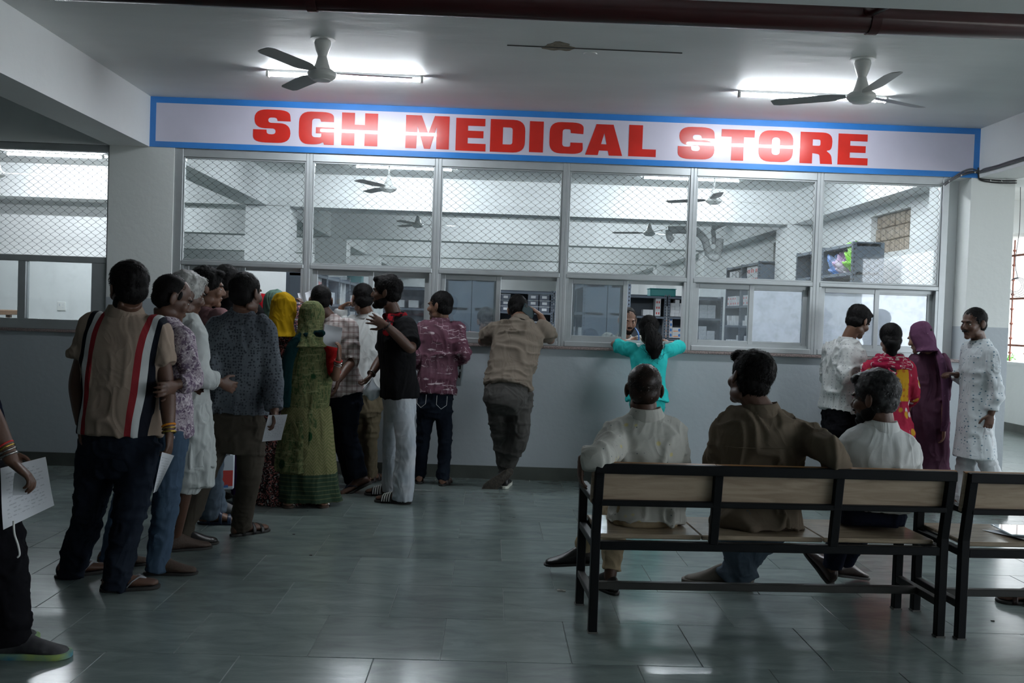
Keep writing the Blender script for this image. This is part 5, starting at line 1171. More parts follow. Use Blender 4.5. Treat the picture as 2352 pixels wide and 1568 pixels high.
LE = dict(black=mat('black_leather', (.012, .011, .011), .35, bump=.3, bscale=60), brown=mat('brown_suede', (.075, .050, .038), .7, bump=.3, bscale=90), dbrown=mat('dark_brown_leather', (.030, .015, .012), .32), tan=mat('grey_tan_suede', (.11, .095, .078), .7), mesh=mat('black_grey_mesh', (.022, .022, .026), .6, col2=(.07, .07, .075), vscale=14), grey=mat('grey_fabric', (.12, .125, .13), .6), greystrap=mat('pale_grey_strap', (.30, .31, .33), .5), bluestrap=mat('blue_black_strap', (.02, .035, .07), .4), whitesole=mat('white_foam_sole', (.55, .57, .50), .5), lime=mat('lime_lining', (.32, .42, .12), .6, col2=(.05, .20, .30), vscale=9), gold=mat('gold_watch', (.5, .34, .08), .25, metal=.9), steel=mat('steel_bangle', (.35, .34, .33), .25, metal=1.0), redthread=mat('red_thread', (.45, .02, .02), .7), orangethread=mat('orange_thread', (.65, .22, .01), .7))
def bangles(k, specs):
    def f(T, fr, K, tor, A, sc, hsc):
        d = unit(K['w'+k]-K['e'+k])
        for i, (off, m, th, nm) in enumerate(specs): ring_on(T, fr, K['w'+k]-d*off, d+np.array([.08*i, 0, 0]), .031*sc, th, m, nm)
    return f
def multi(*fs):
    def f(*a):
        for g in fs: g(*a)
    return f
# ================================================================== PEOPLE IN THE PHOTOGRAPH
x, y = P(-60, 1000, 3.9)[:2]; FP1 = Frame((x, 3.9, 0), -math.radians(80))
person(x, 3.9, 1.70, 80, 'person cut by the left frame edge, in black track pants, holding creased sheets', seed=11, skin='dark', head=(60, 5, 0),
 J=dict(hd=(-125, 520, 3.9), nk=(-115, 610, 3.9), pel=(-80, 1010, 3.9), sr=(-115, 665, 3.72), sl=(-105, 660, 4.08), er=(-42, 905, 3.66), wr=(28, 1062, 3.64), el=(-40, 890, 4.1), wl=(20, 1040, 4.15), hr=(-62, 1040, 3.82), hl=(-60, 1030, 4.0), kr=(5, 1260, 3.80), ar=(28, 1462, 3.86), kl=(0, 1270, 4.0), al=(-45, 1440, 4.03)),
 hands={'r': dict(d=(.75, .05, -.62), n=(-.5, -.2, -.8), curl=40)}, shirt=dict(m=CM['navy'], sleeve=.42), trousers=dict(m=CM['blacktr'], r=[.10, .095, .088, .085, .078]), shoes=('sneaker', LE['mesh'], LE['lime']), feet={'r': dict(yaw=84), 'l': dict(yaw=80)}, hair=('short', 'black', 200),
 extras=bangles('r', [(.03, LE['steel'], .0045, 'bangle'), (.045, LE['steel'], .004, 'bangle'), (.058, LE['gold'], .004, 'bangle'), (.07, LE['redthread'], .004, 'thread_bracelet')]))
tag(MB().tube(smoothpts([P(31, 1196, 3.66), P(33, 1225, 3.65), P(41, 1250, 3.65), P(45, 1272, 3.65), P(40, 1280, 3.65)], np.zeros((5, 1)), 5)[0], .004, 8).obj('drawstring', M['lace'], bpy.data.objects['person'], frame=FP1, smooth=True), 'white drawstring')
sheet([P(0, 1075, 3.70), P(104, 1049, 3.75), P(125, 1160, 3.76), P(8, 1216, 3.68)], 'large creased white sheet in the hand of the person at the left frame edge', M['sheet'], curl=.014)
sheet([P(33, 1085, 3.66), P(70, 1088, 3.67), P(66, 1136, 3.67), P(28, 1138, 3.66)], 'small slip lying on the creased sheet of the person at the left frame edge', M['blank'], curl=.003, seed=3)
def pockets(T, fr, K, tor, A, sc, hsc):
    for q in (-1, 1):
        V = []
        for u in np.linspace(0, 1, 5):
            for w_ in np.linspace(0, 1, 5):
                X_ = q*(.045+.11*u)*sc; t = -.02-.28*w_+(-.04 if abs(u-.5) < .3 and w_ > .9 else 0); c, x_, f_ = tor.at(t); V.append(c+x_*X_-f_*(.128*sc*np.sqrt(max(.15, 1-(X_/(.19*sc))**2))+.006))
        F = [(i*5+j, (i+1)*5+j, (i+1)*5+j+1, i*5+j+1) for i in range(4) for j in range(4)]; V = np.array(V); n = len(V)
        MB().add(np.vstack([V, V+np.array([0, .004, 0])]), F+[tuple(k+n for k in reversed(g)) for g in F]).obj('pocket', CM['denim'], T, frame=fr, smooth=True)
person(P(270, 1000, 4.9)[0], 4.9, 1.67, -3, 'man from behind in beige polo shirt with red and white side stripes', seed=21, skin='dark', head=(-42, 4, 0), bulk=1.12, hair=('full', 'black', 1100), beard='full',
 J=dict(hd=(294, 662, 4.88), nk=(288, 724, 4.92), pel=(276, 985, 4.9), sl=(212, 748, 4.92), sr=(360, 764, 4.90), el=(176, 878, 4.93), wl=(186, 975, 4.88), er=(384, 890, 4.86), wr=(388, 992, 4.80), hl=(228, 1018, 4.92), hr=(322, 1024, 4.88), kl=(205, 1175, 4.97), kr=(296, 1185, 4.84), al=(157, 1306, 5.02), ar=(262, 1333, 4.80)),
 hands={'r': dict(curl=38), 'l': dict(curl=25)}, shirt=dict(m=CM['polo'], attr=True, sleeve=.30, sw=1.15, hem=-.05, b=1.12, amp=.006, sc=(7, 7, 3.0), cm=CM['beige'], cw=1.18, ch=.05), trousers=dict(m=CM['denim'], r=[.105, .098, .082, .074, .068], fold=.045, drop=.05), shoes=('flipflop', LE['greystrap'], None), feet={'l': dict(yaw=48), 'r': dict(yaw=68)},
 extras=multi(bangles('r', [(.0, LE['gold'], .006, 'watch'), (.018, LE['gold'], .004, 'bangle'), (.034, LE['orangethread'], .005, 'thread_bracelet')]), pockets))
sheet([P(372, 1038, 4.72), P(400, 1046, 4.74), P(360, 1128, 4.70), P(352, 1132, 4.70)], 'folded white sheet hanging from the right hand of the striped polo man', M['sheet'], curl=.004)
person(P(385, 960, 5.2)[0], 5.2, 1.61, 58, 'man in purple floral shirt and blue jeans standing behind the striped polo man, looking down', seed=31, skin='dark', head=(62, 20, 0), hair=('crop', 'black', 700), bulk=1.05,
 J=dict(hd=(397, 684, 5.2), nk=(384, 742, 5.2), pel=(380, 960, 5.2), sr=(420, 782, 5.03), sl=(368, 760, 5.34), er=(440, 872, 4.98), wr=(404, 884, 4.86), el=(365, 860, 5.42), wl=(420, 878, 5.46), hr=(392, 990, 5.1), hl=(370, 985, 5.28), kr=(382, 1145, 5.12), kl=(290, 1150, 5.28), ar=(360, 1298, 5.12), al=(248, 1292, 5.25)),
 shirt=dict(m=CM['floral'], sleeve=.93, hem=-.18, sw=1.12), trousers=dict(m=CM['bluejean'], r=[.095, .088, .075, .07, .062], drop=.03), shoes=('shoe', LE['brown'], None), feet={'r': dict(yaw=82), 'l': dict(yaw=70)})
def dhoti(T, fr, K, tor, A, sc, hsc):
    mb = MB(); tor.loft(mb, [(-.75, .14, .12), (-.5, .175, .14), (-.15, .17, .13), (.1, .15, .11)], 1.05, fold=lambda a, t: 1+.05*np.sin(9*a+5*t))
    for k in 'lr': limb(mb, [K['h'+k], (K['h'+k]+K['k'+k])/2, K['k'+k], K['k'+k]*.8+K['a'+k]*.2], [.105*sc, .11*sc, .10*sc, .085*sc], 16, 7, .05, 3, ((.8, .2),))
    me = remesh(mb, .0088, 3); wrinkle(me, fr, .010, (9, 9, 5), 77); finish(me, 'dhoti', CM['whitek'], T, fr)
person(P(435, 930, 5.6)[0], 5.6, 1.60, 42, 'white haired man in white kurta and dhoti behind the floral shirted man', seed=41, skin='dark', head=(48, 12, 0), hair=('full', 'white', 900), bulk=.95,
 J=dict(hd=(430, 676, 5.6), nk=(425, 728, 5.62), pel=(432, 950, 5.6), sr=(448, 770, 5.5), sl=(412, 762, 5.75), er=(462, 862, 5.42), wr=(505, 878, 5.5), el=(420, 860, 5.8), wl=(470, 880, 5.85), hr=(440, 970, 5.52), hl=(424, 968, 5.68), kr=(428, 1095, 5.52), kl=(410, 1090, 5.7), ar=(404, 1225, 5.62), al=(385, 1222, 5.78)),
 shirt=dict(m=CM['whitek'], sleeve=.9, hem=-.55, flare=1.08, sw=1.2, amp=.008), shoes=('shoe', LE['brown'], None), feet={'r': dict(yaw=60), 'l': dict(yaw=50)}, extras=dhoti)
person(P(545, 950, 5.9)[0], 5.9, 1.655, 8, 'man from behind in blue grey spotted shirt and olive trousers, sheet in hand', seed=51, skin='dark', head=(28, 2, 0), hair=('short', 'black', 900), bulk=1.10,
 J=dict(hd=(566, 672, 5.88), nk=(556, 722, 5.92), pel=(540, 945, 5.9), sl=(496, 752, 5.93), sr=(608, 758, 5.86), el=(482, 860, 5.78), wl=(500, 920, 5.60 if 0 else 6.1), er=(626, 862, 5.84), wr=(631, 946, 5.74), hl=(506, 975, 5.9), hr=(578, 978, 5.88), kl=(462, 1105, 5.82), kr=(572, 1098, 5.95), al=(416, 1228, 5.76), ar=(551, 1206, 6.05)),
 hands={'r': dict(curl=45)}, shirt=dict(m=CM['greyprint'], sleeve=.97, hem=-.02, b=1.13, sw=1.12, amp=.008, sc=(6, 6, 2.6)), trousers=dict(m=CM['olive'], r=[.098, .09, .076, .068, .060], fold=.03, drop=.02), shoes=('shoe', LE['black'], None), feet={'l': dict(yaw=72), 'r': dict(yaw=42, shoe=('sandal', LE['black'], None))})
sheet([P(616, 953, 5.70), P(660, 951, 5.68), P(646, 1010, 5.66), P(602, 1014, 5.68)], 'printed white sheet with rounded corners in the hand of the grey spotted shirt man', M['sheet'], curl=.004)
person(P(480, 960, 6.35)[0], 6.35, 1.695, 55, 'young man with wavy hair and dusty pink shirt looking right, behind the grey spotted shirt', seed=61, skin='mid', head=(72, 4, 0), hair=('full', 'black', 900), bulk=.95,
 J=dict(hd=(477, 660, 6.35), nk=(466, 718, 6.36), pel=(482, 950, 6.35), ar=(478, 1190, 6.35), al=(500, 1180, 6.6), kr=(486, 1085, 6.3)), shirt=dict(m=CM['mauve'], sleeve=.9, hem=-.2), trousers=dict(m=CM['greyjean'], r=[.09, .085, .075, .072, .07], fold=.05, crop=.0, drop=-.01), shoes=('sandal', LE['bluestrap'], LE['bluestrap']), feet={'r': dict(yaw=82), 'l': dict(yaw=80, shoe=('shoe', LE['grey'], None))}, vox=.011)
person(P(527, 900, 7.05)[0], 7.05, 1.75, 10, 'tall dark haired man near the counter whose head rises above the grey spotted shirt man', seed=71, skin='dark', head=(35, 8, 0), hair=('short', 'black', 500), vox=.011, J=dict(hd=(524, 648, 7.05)), shirt=dict(m=CM['black'], sleeve=.9, hem=-.1), trousers=dict(m=CM['purple']), shoes=('shoe', LE['black'], None))
person(P(522, 900, 7.55)[0], 7.55, 1.60, 0, 'dark haired person half hidden right behind the shoulder of the grey spotted shirt man', seed=72, skin='dark', head=(0, 10, 0), sex='f', hair=('long', 'black', 500), vox=.012, J=dict(hd=(528, 692, 7.55)), shirt=dict(m=CM['black'], sleeve=.9, hem=-.9), trousers=dict(m=CM['purple']), shoes=('sandal', LE['black'], None))
# women with veils
def veil(m, top=1.0, low=.32, wide=1.0, name='veil', open_front=True, amp=.006, sc=(11, 11, 4), seed=5, back=0.0):
    def f(T, fr, K, tor, A, sc_, h):
        mb = MB(); c = K['hd']; n = 34; a = np.arange(n)*2*PI/n; V = []
        for q, w_, d_, yo in [z for z in ((.128, .012, .012, -.02), (.122, .045, .055, -.015), (.100, .074, .088, -.010), (.060, .090, .106, -.006), (.01, .094, .110, -.004), (-.05, .090, .106, -.012), (-.10, .090, .100, -.026), (-.15, .105, .100, -.040), (-.20, .138*wide, .112, -.050), (-.26, .168*wide, .125, -.055), (-low, None, None, -.055)) if z[0] > -low+.02 or z[1] is None]:
            if w_ is None: w_ = np.interp(low, [.1, .15, .20, .26, .6], [.095, .112, .140*wide, .168*wide, .20*wide]); d_ = np.interp(low, [.1, .2, .26, .6], [.098, .112, .125, .14])
            tt = np.clip((-.06-q)/.10, 0, 1); R_ = A*(1-tt)+np.stack([tor.sx, unit(np.cross(tor.up, tor.sx)), tor.up], 1)*tt; cc = (c+A@np.array([0, yo, q])*h)*(1-tt)+(c+A@np.array([0, -.02, -.06])*h+tor.up*(q+.06)*h+R_@np.array([0, yo+.012-back*max(0, -q-.1), 0]))*tt
            k = 1+.035*np.sin(9*a+q*30+seed)*np.clip((.08-q)*6, 0, 1)
            V.append(cc+(np.cos(a)*w_*k)[:, None]*R_[:, 0]*h+(np.sin(a)*d_*k)[:, None]*R_[:, 1]*h*(1 if not open_front else 1)*np.where(np.sin(a) > 0, .62 if q > -.14 else .9, 1)[:, None])
        mb.grid(np.array(V)); me = remesh(mb, .008, 3); wrinkle(me, fr, amp, sc, seed); finish(me, name, m, T, fr)
    return f
def skirt(m, z0=.0, z1=.56, w0=.25, w1=.16, d0=.2, d1=.12, nf=9, fa=.06, name='skirt', seed=3, amp=.008):
    def f(T, fr, K, tor, A, sc, h):
        mb = MB(); n = 48; a = np.arange(n)*2*PI/n; V = []; z1w = K['pel'][2]+.06; c1 = K['pel']; c0 = (K['al']+K['ar'])/2
        for t in np.linspace(0, 1, 26):
            z = (K['gz']+z0)*(1-t)+z1w*t; c = c0*(1-t)+c1*t; e = t**.7; w_ = w0*(1-e)+w1*e; d_ = d0*(1-e)+d1*e; k = 1+fa*(1-t)*np.sin(nf*a+2.2*math.sin(t*2.5)+seed)+fa*.4*(1-t)*np.sin(nf*2.3*a-3*t)
            p = c+(np.cos(a)*w_*k)[:, None]*tor.hx+(np.sin(a)*d_*k)[:, None]*unit(np.cross([0, 0, 1], tor.hx)); p[:, 2] = z; V.append(p)
        mb.grid(np.array(V)); me = remesh(mb, .0088, 2); wrinkle(me, fr, amp, (9, 9, 2.2), seed+50); finish(me, name, m, T, fr)
    return f
person(P(608, 900, 7.9)[0], 7.9, 1.53, 0, 'woman in a red dotted veil at the counter, left of the sage green veil', seed=81, skin='dark', sex='f', head=(10, 10, 0), hair=None, eyes=False, vox=.012, shirt=dict(m=CM['redc'], sleeve=.9, hem=-.2), J=dict(hd=(606, 712, 7.9)), shoes=('sandal', LE['black'], None), extras=multi(veil(CM['redveil'], seed=81), skirt(CM['redc'])))
person(P(640, 900, 7.5)[0], 7.5, 1.52, 0, 'woman in a sage green veil behind the mustard veil', seed=82, skin='dark', sex='f', head=(0, 5, 0), hair=None, eyes=False, vox=.012, shirt=dict(m=CM['sage'], sleeve=.9, hem=-.2), J=dict(hd=(633, 704, 7.5), er=(683, 772, 7.42), wr=(698, 712, 7.62)), hands={'r': dict(d=(-.35, .1, 1), n=(-1, .3, 0), curl=40)}, shoes=('sandal', LE['black'], None), extras=multi(veil(CM['sage'], wide=1.1, low=.5, seed=82), skirt(CM['darkfl'])))
person(P(650, 900, 7.15)[0], 7.15, 1.50, 5, 'woman in a mustard yellow veil in the middle of the crowd', seed=83, skin='dark', sex='f', head=(8, 12, 0), hair=None, eyes=False, vox=.012, shirt=dict(m=CM['darkfl'], sleeve=.9, hem=-.3), J=dict(hd=(652, 714, 7.15)), shoes=('sandal', LE['black'], None), extras=multi(veil(CM['mustard'], low=.19, seed=83, amp=.009), skirt(CM['darkfl'])))
person(P(678, 900, 7.3)[0], 7.5, 1.45, 20, 'woman wrapped in a dark flowered shawl beside the green saree', seed=84, skin='dark', sex='f', head=(30, 20, 0), hair=None, eyes=False, vox=.012, shirt=dict(m=CM['shawl'], sleeve=.9, hem=-.3), J=dict(hd=(686, 735, 7.5)), shoes=('sandal', LE['black'], None), extras=multi(veil(CM['shawl'], wide=1.15, low=.45, seed=84), skirt(CM['darkfl'])))
def stole(T, fr, K, tor, A, sc, h):
    n = 40; c = K['hd']+A@np.array([0, -.02, -.125])*h; a = np.linspace(0, 2*PI, n); pts = c+np.cos(a)[:, None]*tor.sx*.086+np.sin(a)[:, None]*unit(np.cross(tor.up, tor.sx))*.088+np.array([0, 0, 1])*(.012*np.cos(a))[:, None]
    mb = MB().tube(pts, .023+.006*np.sin(a*7), 12); k = P(738, 765, 6.98); mb.ell(k, (.032, .028, .026))
    L = [P(705, 765, 6.99), P(680, 785, 6.95), P(664, 820, 6.93), P(656, 870, 6.93), P(650, 935, 6.95)]; q, _ = smoothpts(L, np.zeros((5, 1)), 6); m_ = len(q)
    mb.tube(q, np.interp(np.arange(m_), [0, m_*.3, m_], [.03, .045, .050]), 14, sx=1, sy=.45, up=(0, 1, 0))
    me = remesh(mb, .0075, 3); wrinkle(me, fr, .006, (14, 14, 6), 5); finish(me, 'stole', CM['teal'], T, fr)
def pallu(T, fr, K, tor, A, sc, h):
    V = []; n = 44; a = np.arange(n)*2*PI/n
    for t in np.linspace(-.78, .97, 26):
        c, x_, f_ = tor.at(t); w_ = np.interp(t, [-.78, -.3, .1, .6, .85, .97], [.215, .195, .175, .185, .172, .125]); d_ = np.interp(t, [-.78, -.3, .1, .6, .85, .97], [.175, .155, .145, .138, .120, .100]); k = 1+.035*np.sin(11*a+2*t)*np.clip(.9-t, 0, 1); V.append(c+(np.cos(a)*w_*k)[:, None]*x_+(np.sin(a)*d_*k)[:, None]*f_)
    mb = MB().grid(np.array(V)); me = remesh(mb, .008, 3); wrinkle(me, fr, .008, (12, 12, 2.0), 9); finish(me, 'pallu', CM['saree'], T, fr)
person(P(705, 950, 7.1)[0], 7.1, 1.49, 3, 'woman from behind in green printed saree with covered head and red blouse', seed=91, skin='mid', sex='f', head=(12, 6, 0), hair=None, eyes=False, ears=False,
 J=dict(hd=(717, 732, 7.1), nk=(712, 782, 7.12), pel=(700, 950, 7.1), sl=(668, 800, 7.1), sr=(760, 798, 7.08), er=(770, 868, 7.0), wr=(778, 822, 6.95), el=(655, 880, 7.0), wl=(690, 900, 7.3), al=(668, 1140, 7.1), ar=(742, 1138, 7.14)),
 hands={'r': dict(d=(.05, .15, 1), n=(-1, .2, 0), curl=30)}, shirt=dict(m=CM['redc'], sleeve=.44, hem=.1, sw=.95, collar=False), shoes=('sandal', LE['steel'], LE['brown']), feet={'l': dict(yaw=175), 'r': dict(yaw=170)},
 extras=multi(veil(CM['saree'], low=.21, seed=91, amp=.008, sc=(16, 16, 8)), stole, pallu, skirt(CM['sareeskirt'], z0=.035, w0=.262, d0=.22, w1=.185, d1=.15, nf=7, fa=.05, seed=9, name='saree_skirt'), bangles('r', [(.02, LE['redthread'], .005, 'bangle'), (.04, LE['steel'], .005, 'bangle'), (.055, LE['steel'], .004, 'bangle')])))
sheet([P(745, 744, 7.02), P(786, 752, 7.0), P(782, 800, 6.98), P(742, 792, 7.0)], 'white sheet held up before the plaid shirt by the woman in green saree', M['blank'], curl=.01)
person(P(770, 920, 7.65)[0], 7.65, 1.66, -8, 'man from behind in brown and white plaid shirt and dark jeans', seed=101, skin='dark', head=(-10, 10, 0), hair=('crop', 'black', 800), bulk=1.0,
 J=dict(hd=(737, 690, 7.66), nk=(760, 735, 7.68), pel=(785, 890, 7.65), sl=(738, 758, 7.78), sr=(802, 752, 7.60), er=(808, 828, 7.55), wr=(778, 872, 7.38), el=(728, 820, 7.8), wl=(745, 850, 7.9), hl=(768, 905, 7.7), hr=(802, 905, 7.62), kl=(785, 1000, 7.75), kr=(800, 1000, 7.6), al=(812, 1100, 7.85), ar=(826, 1090, 7.62)),
 hands={'r': dict(d=(-.25, 0, -1), n=(-1, 0, 0), curl=15)}, shirt=dict(m=CM['plaid'], sleeve=.55, hem=-.12, sw=1.15), trousers=dict(m=CM['denim'], r=[.095, .09, .08, .075, .072], drop=.02), shoes=('flipflop', LE['bluestrap'], None), feet={'r': dict(yaw=-118, pitch=22, ground=False), 'l': dict(yaw=30)})
person(P(845, 920, 8.05)[0], 8.05, 1.66, -20, 'man in white cotton shirt and khaki trousers at the second hatch, raising his left fist', seed=111, skin='mid', head=(-28, 8, 0), hair=('short', 'black', 700),
 J=dict(hd=(832, 685, 8.05), nk=(845, 728, 8.07), pel=(840, 890, 8.0), sl=(808, 745, 8.1), sr=(875, 750, 8.05), el=(782, 745, 8.22), wl=(784, 705, 8.2), er=(885, 830, 8.0), wr=(870, 880, 8.1), hl=(825, 905, 8.0), hr=(856, 905, 8.0), kl=(832, 1000, 8.05), kr=(852, 1000, 8.0), al=(838, 1085, 8.15), ar=(852, 1090, 8.1)),
 hands={'l': dict(d=(.8, -.1, .5), n=(.3, 0, -1), curl=62)}, shirt=dict(m=CM['white'], sleeve=.95, hem=-.1, sw=1.15, amp=.007), trousers=dict(m=CM['khaki'], fold=.06, drop=.01), shoes=('sandal', LE['dbrown'], None), feet={'r': dict(yaw=20), 'l': dict(yaw=-30)})
def neckscarf(T, fr, K, tor, A, sc, h):
    c, x_, f_ = tor.at(.99); a = np.linspace(0, 2*PI, 33); mb = MB().tube(c+np.cos(a)[:, None]*x_*.076+np.sin(a)[:, None]*f_*.074+tor.up*.018, .021+.004*np.sin(a*6), 10); L = [P(900, 722, 7.22), P(892, 745, 7.17), P(885, 770, 7.17)]; mb.tube(L, [.028, .034, .026], 10, sx=1, sy=.4, up=(0, 1, 0))
    me = remesh(mb, .0065, 2); wrinkle(me, fr, .004, (20, 20, 20), 3); finish(me, 'neck_scarf', M['redplaid'], T, fr)
M['solebrown'] = mat('worn_brown_tread', (.085, .070, .055), .7, col2=(.04, .035, .03), vscale=60, bump=.5, bscale=90)
M['redplaid'] = pat('red_black_check', (.26, .012, .018), lambda nt, v, c: mixc(nt, stp(nt, noi(nt, v, 26, 2), .5, .54), c, (.03, .008, .01)))
person(P(920, 920, 7.35)[0], 7.35, 1.70, -62, 'bearded man in black shirt, red neck scarf and white trousers, one hand raised', seed=121, skin='dark', head=(-82, -2, 0), hair=('full', 'black', 1000), beard='full', bulk=.98,
 J=dict(hd=(887, 671, 7.35), nk=(907, 728, 7.36), pel=(916, 895, 7.38), sl=(935, 752, 7.22), sr=(900, 748, 7.55), el=(943, 800, 7.05), wl=(886, 746, 6.95), er=(880, 815, 7.62), wr=(852, 860, 7.42), hl=(922, 915, 7.30), hr=(908, 912, 7.46), kl=(933, 1020, 7.22), kr=(900, 1020, 7.50), al=(925, 1138, 7.22), ar=(902, 1116, 7.52)),
 hands={'l': dict(d=(-1, .05, .42), n=(-.2, 1, -.3), curl=12, spread=10), 'r': dict(d=(-.5, 0, -.8), n=(-.8, 0, .4), curl=60)}, shirt=dict(m=CM['black'], sleeve=.42, hem=-.10, b=1.12, sw=1.2), trousers=dict(m=CM['whitejean'], r=[.088, .082, .076, .078, .084], drop=.04, fold=.02, amp=.006, sc=(9, 9, 5)), shoes=('slide', LE['black'], None), feet={'l': dict(yaw=-76), 'r': dict(yaw=-86)},
 extras=multi(neckscarf, bangles('l', [(.01, LE['black'], .004, 'thread_bracelet')]), bangles('r', [(.01, LE['steel'], .005, 'bangle')])))
def crumple(name, c, r, m, label, cat, seed=1, pinch=None):
    mb = MB().ell((0, 0, 0), r, None, 36, 26); v = mb.v[0]; mb.v[0] = v*(1+.20*noise3(v*18+seed, seed)[:, None]+.08*noise3(v*50+seed, seed)[:, None])
    if pinch is not None: z = mb.v[0][:, 2]; k = np.clip((z-r[2]*.2)/(r[2]*.8), 0, 1); mb.v[0][:, 0] *= 1-.75*k; mb.v[0][:, 1] *= 1-.75*k; mb.v[0][:, 2] += k*pinch
    o = mb.obj(name, m, None, smooth=True); o.location = c; return tag(o, label, cat)
M['poly'] = mat('thin_white_polythene', (0.60, 0.66, 0.72), 0.25, spec=.6, coat=.3)
crumple('plastic_bag', P(855, 898, 7.40), (.062, .05, .066), M['poly'], 'crumpled white plastic bag held by the man in black shirt and white trousers', 'bag', 4, .03)
def jeanstitch(T, fr, K, tor, A, sc, h):
    for q in (-1, 1):
        pts = []
        for X_, t in ((.045, .0), (.045, -.13), (.085, -.19), (.125, -.13), (.125, .0)):
            X2 = q*X_; c, x_, f_ = tor.at(t-.08); pts.append(c+x_*X2-f_*(.126*np.sqrt(1-(X_/.19)**2)+.012))
        MB().tube(pts, .0016, 6).obj('pocket_stitching', M['lace'], T, frame=fr)
person(P(1000, 900, 8.05)[0], 8.05, 1.60, -12, 'man in maroon brush printed shirt and dark jeans at the third hatch, looking left', seed=131, skin='mid', head=(-66, 2, 0), hair=('short', 'black', 900), bulk=.98,
 J=dict(hd=(1010, 702, 8.06), nk=(1012, 738, 8.07), pel=(1000, 895, 8.02), sl=(972, 755, 8.05), sr=(1050, 757, 8.05), el=(955, 822, 7.98), wl=(975, 850, 8.2), er=(1066, 815, 7.96), wr=(1050, 828, 8.2), hl=(980, 915, 8.02), hr=(1018, 915, 8.0), kl=(972, 1005, 8.05), kr=(1022, 1005, 8.0), al=(962, 1092, 8.12), ar=(1018, 1098, 8.05)),
 hands={'l': dict(curl=45), 'r': dict(curl=45)}, shirt=dict(m=CM['maroon'], sleeve=.93, hem=-.06, b=1.12, sw=1.15), trousers=dict(m=CM['denim'], r=[.088, .08, .066, .06, .054], drop=.01, fold=.045), shoes=('sandal', LE['dbrown'], None), feet={'l': dict(yaw=-10), 'r': dict(yaw=10)}, extras=jeanstitch)
bg = MB().box((0, 0, 0), (.14, .05, .26), None, .012); v = bg.v[0]
o = bg.obj('plastic_bag', M['poly']); o.location = P(1046, 850, 8.22); o.rotation_euler = (0, .08, .1); tag(o, 'flat white plastic bag with black letters beside the maroon shirted man', 'bag')
M['ink'] = mat('black_ink', (.01, .01, .01), .6)
def letters(txt, loc, size, m, parent, rot=(PI/2, 0, 0), ex=.0008):
    cu = bpy.data.curves.new('t', 'FONT'); cu.body = txt; cu.size = size; cu.extrude = ex; cu.offset = size*.03; to = bpy.data.objects.new('t', cu); TMP.collection.objects.link(to); dg = tmp_dg(); me = bpy.data.meshes.new_from_object(to.evaluated_get(dg)); bpy.data.objects.remove(to); me.materials.clear()
    q = link('letters', me, m, parent); q.location = loc; q.rotation_euler = rot; return q
letters('H', (-.01, -.027, .015), .075, M['ink'], o); letters('N', (-.01, -.027, -.06), .075, M['ink'], o); letters('.....', (-.04, -.027, -.095), .02, M['ink'], o)
# leaning man with phone
def phone_(T, fr, K, tor, A, sc, h): pass
person(P(1170, 900, 7.95)[0], 7.95, 1.72, 2, 'man in taupe polo shirt leaning on the counter with a phone at his ear', seed=141, skin='mid', head=(4, 32, -8), hair=('short', 'black', 1000), bulk=1.06,
 J=dict(hd=(1190, 712, 8.34), nk=(1196, 738, 8.22), pel=(1168, 880, 7.92), sl=(1134, 760, 8.16), sr=(1250, 758, 8.16), el=(1108, 784, 8.34), wl=(1150, 776, 8.52), er=(1264, 780, 8.36), wr=(1240, 722, 8.34), hl=(1140, 905, 7.95), hr=(1198, 905, 7.93), kl=(1152, 1005, 8.0), kr=(1190, 1010, 7.9), al=(1160, 1093, 8.02), ar=(1162, 1086, 8.0)),
 hands={'r': dict(d=(-.75, 0, .55), n=(-.5, .2, -.8), curl=28)}, shirt=dict(m=CM['taupe'], sleeve=.30, hem=-.10, b=1.10, sw=1.15, amp=.009, sc=(5, 5, 9)), trousers=dict(m=CM['greytrack'], r=[.10, .094, .084, .074, .056], drop=-.03, fold=.03, amp=.006), shoes=('sneaker', LE['navy'] if 'navy' in LE else LE['black'], LE['whitesole']), feet={'r': dict(A=((-.70, .10, -.62), (.10, 1.0, .10)), ground=False, shoe=('sneaker', LE['black'], M['solebrown'])), 'l': dict(yaw=5)})
ph = MB().box((0, 0, 0), (.075, .009, .155), None, .004).obj('phone_body', mat('dark_phone_glass', (.03, .05, .055), .15)); pe = empty('mobile_phone', P(1214, 714, 8.27), 0, 'dark mobile phone pressed to the ear of the leaning man', 'phone'); ph.parent = pe; ph.rotation_euler = (.15, -1.15, .7)
c_ = MB().box((.02, -.006, .055), (.02, .004, .03), None, .001).obj('camera_bump', M['black'], ph)
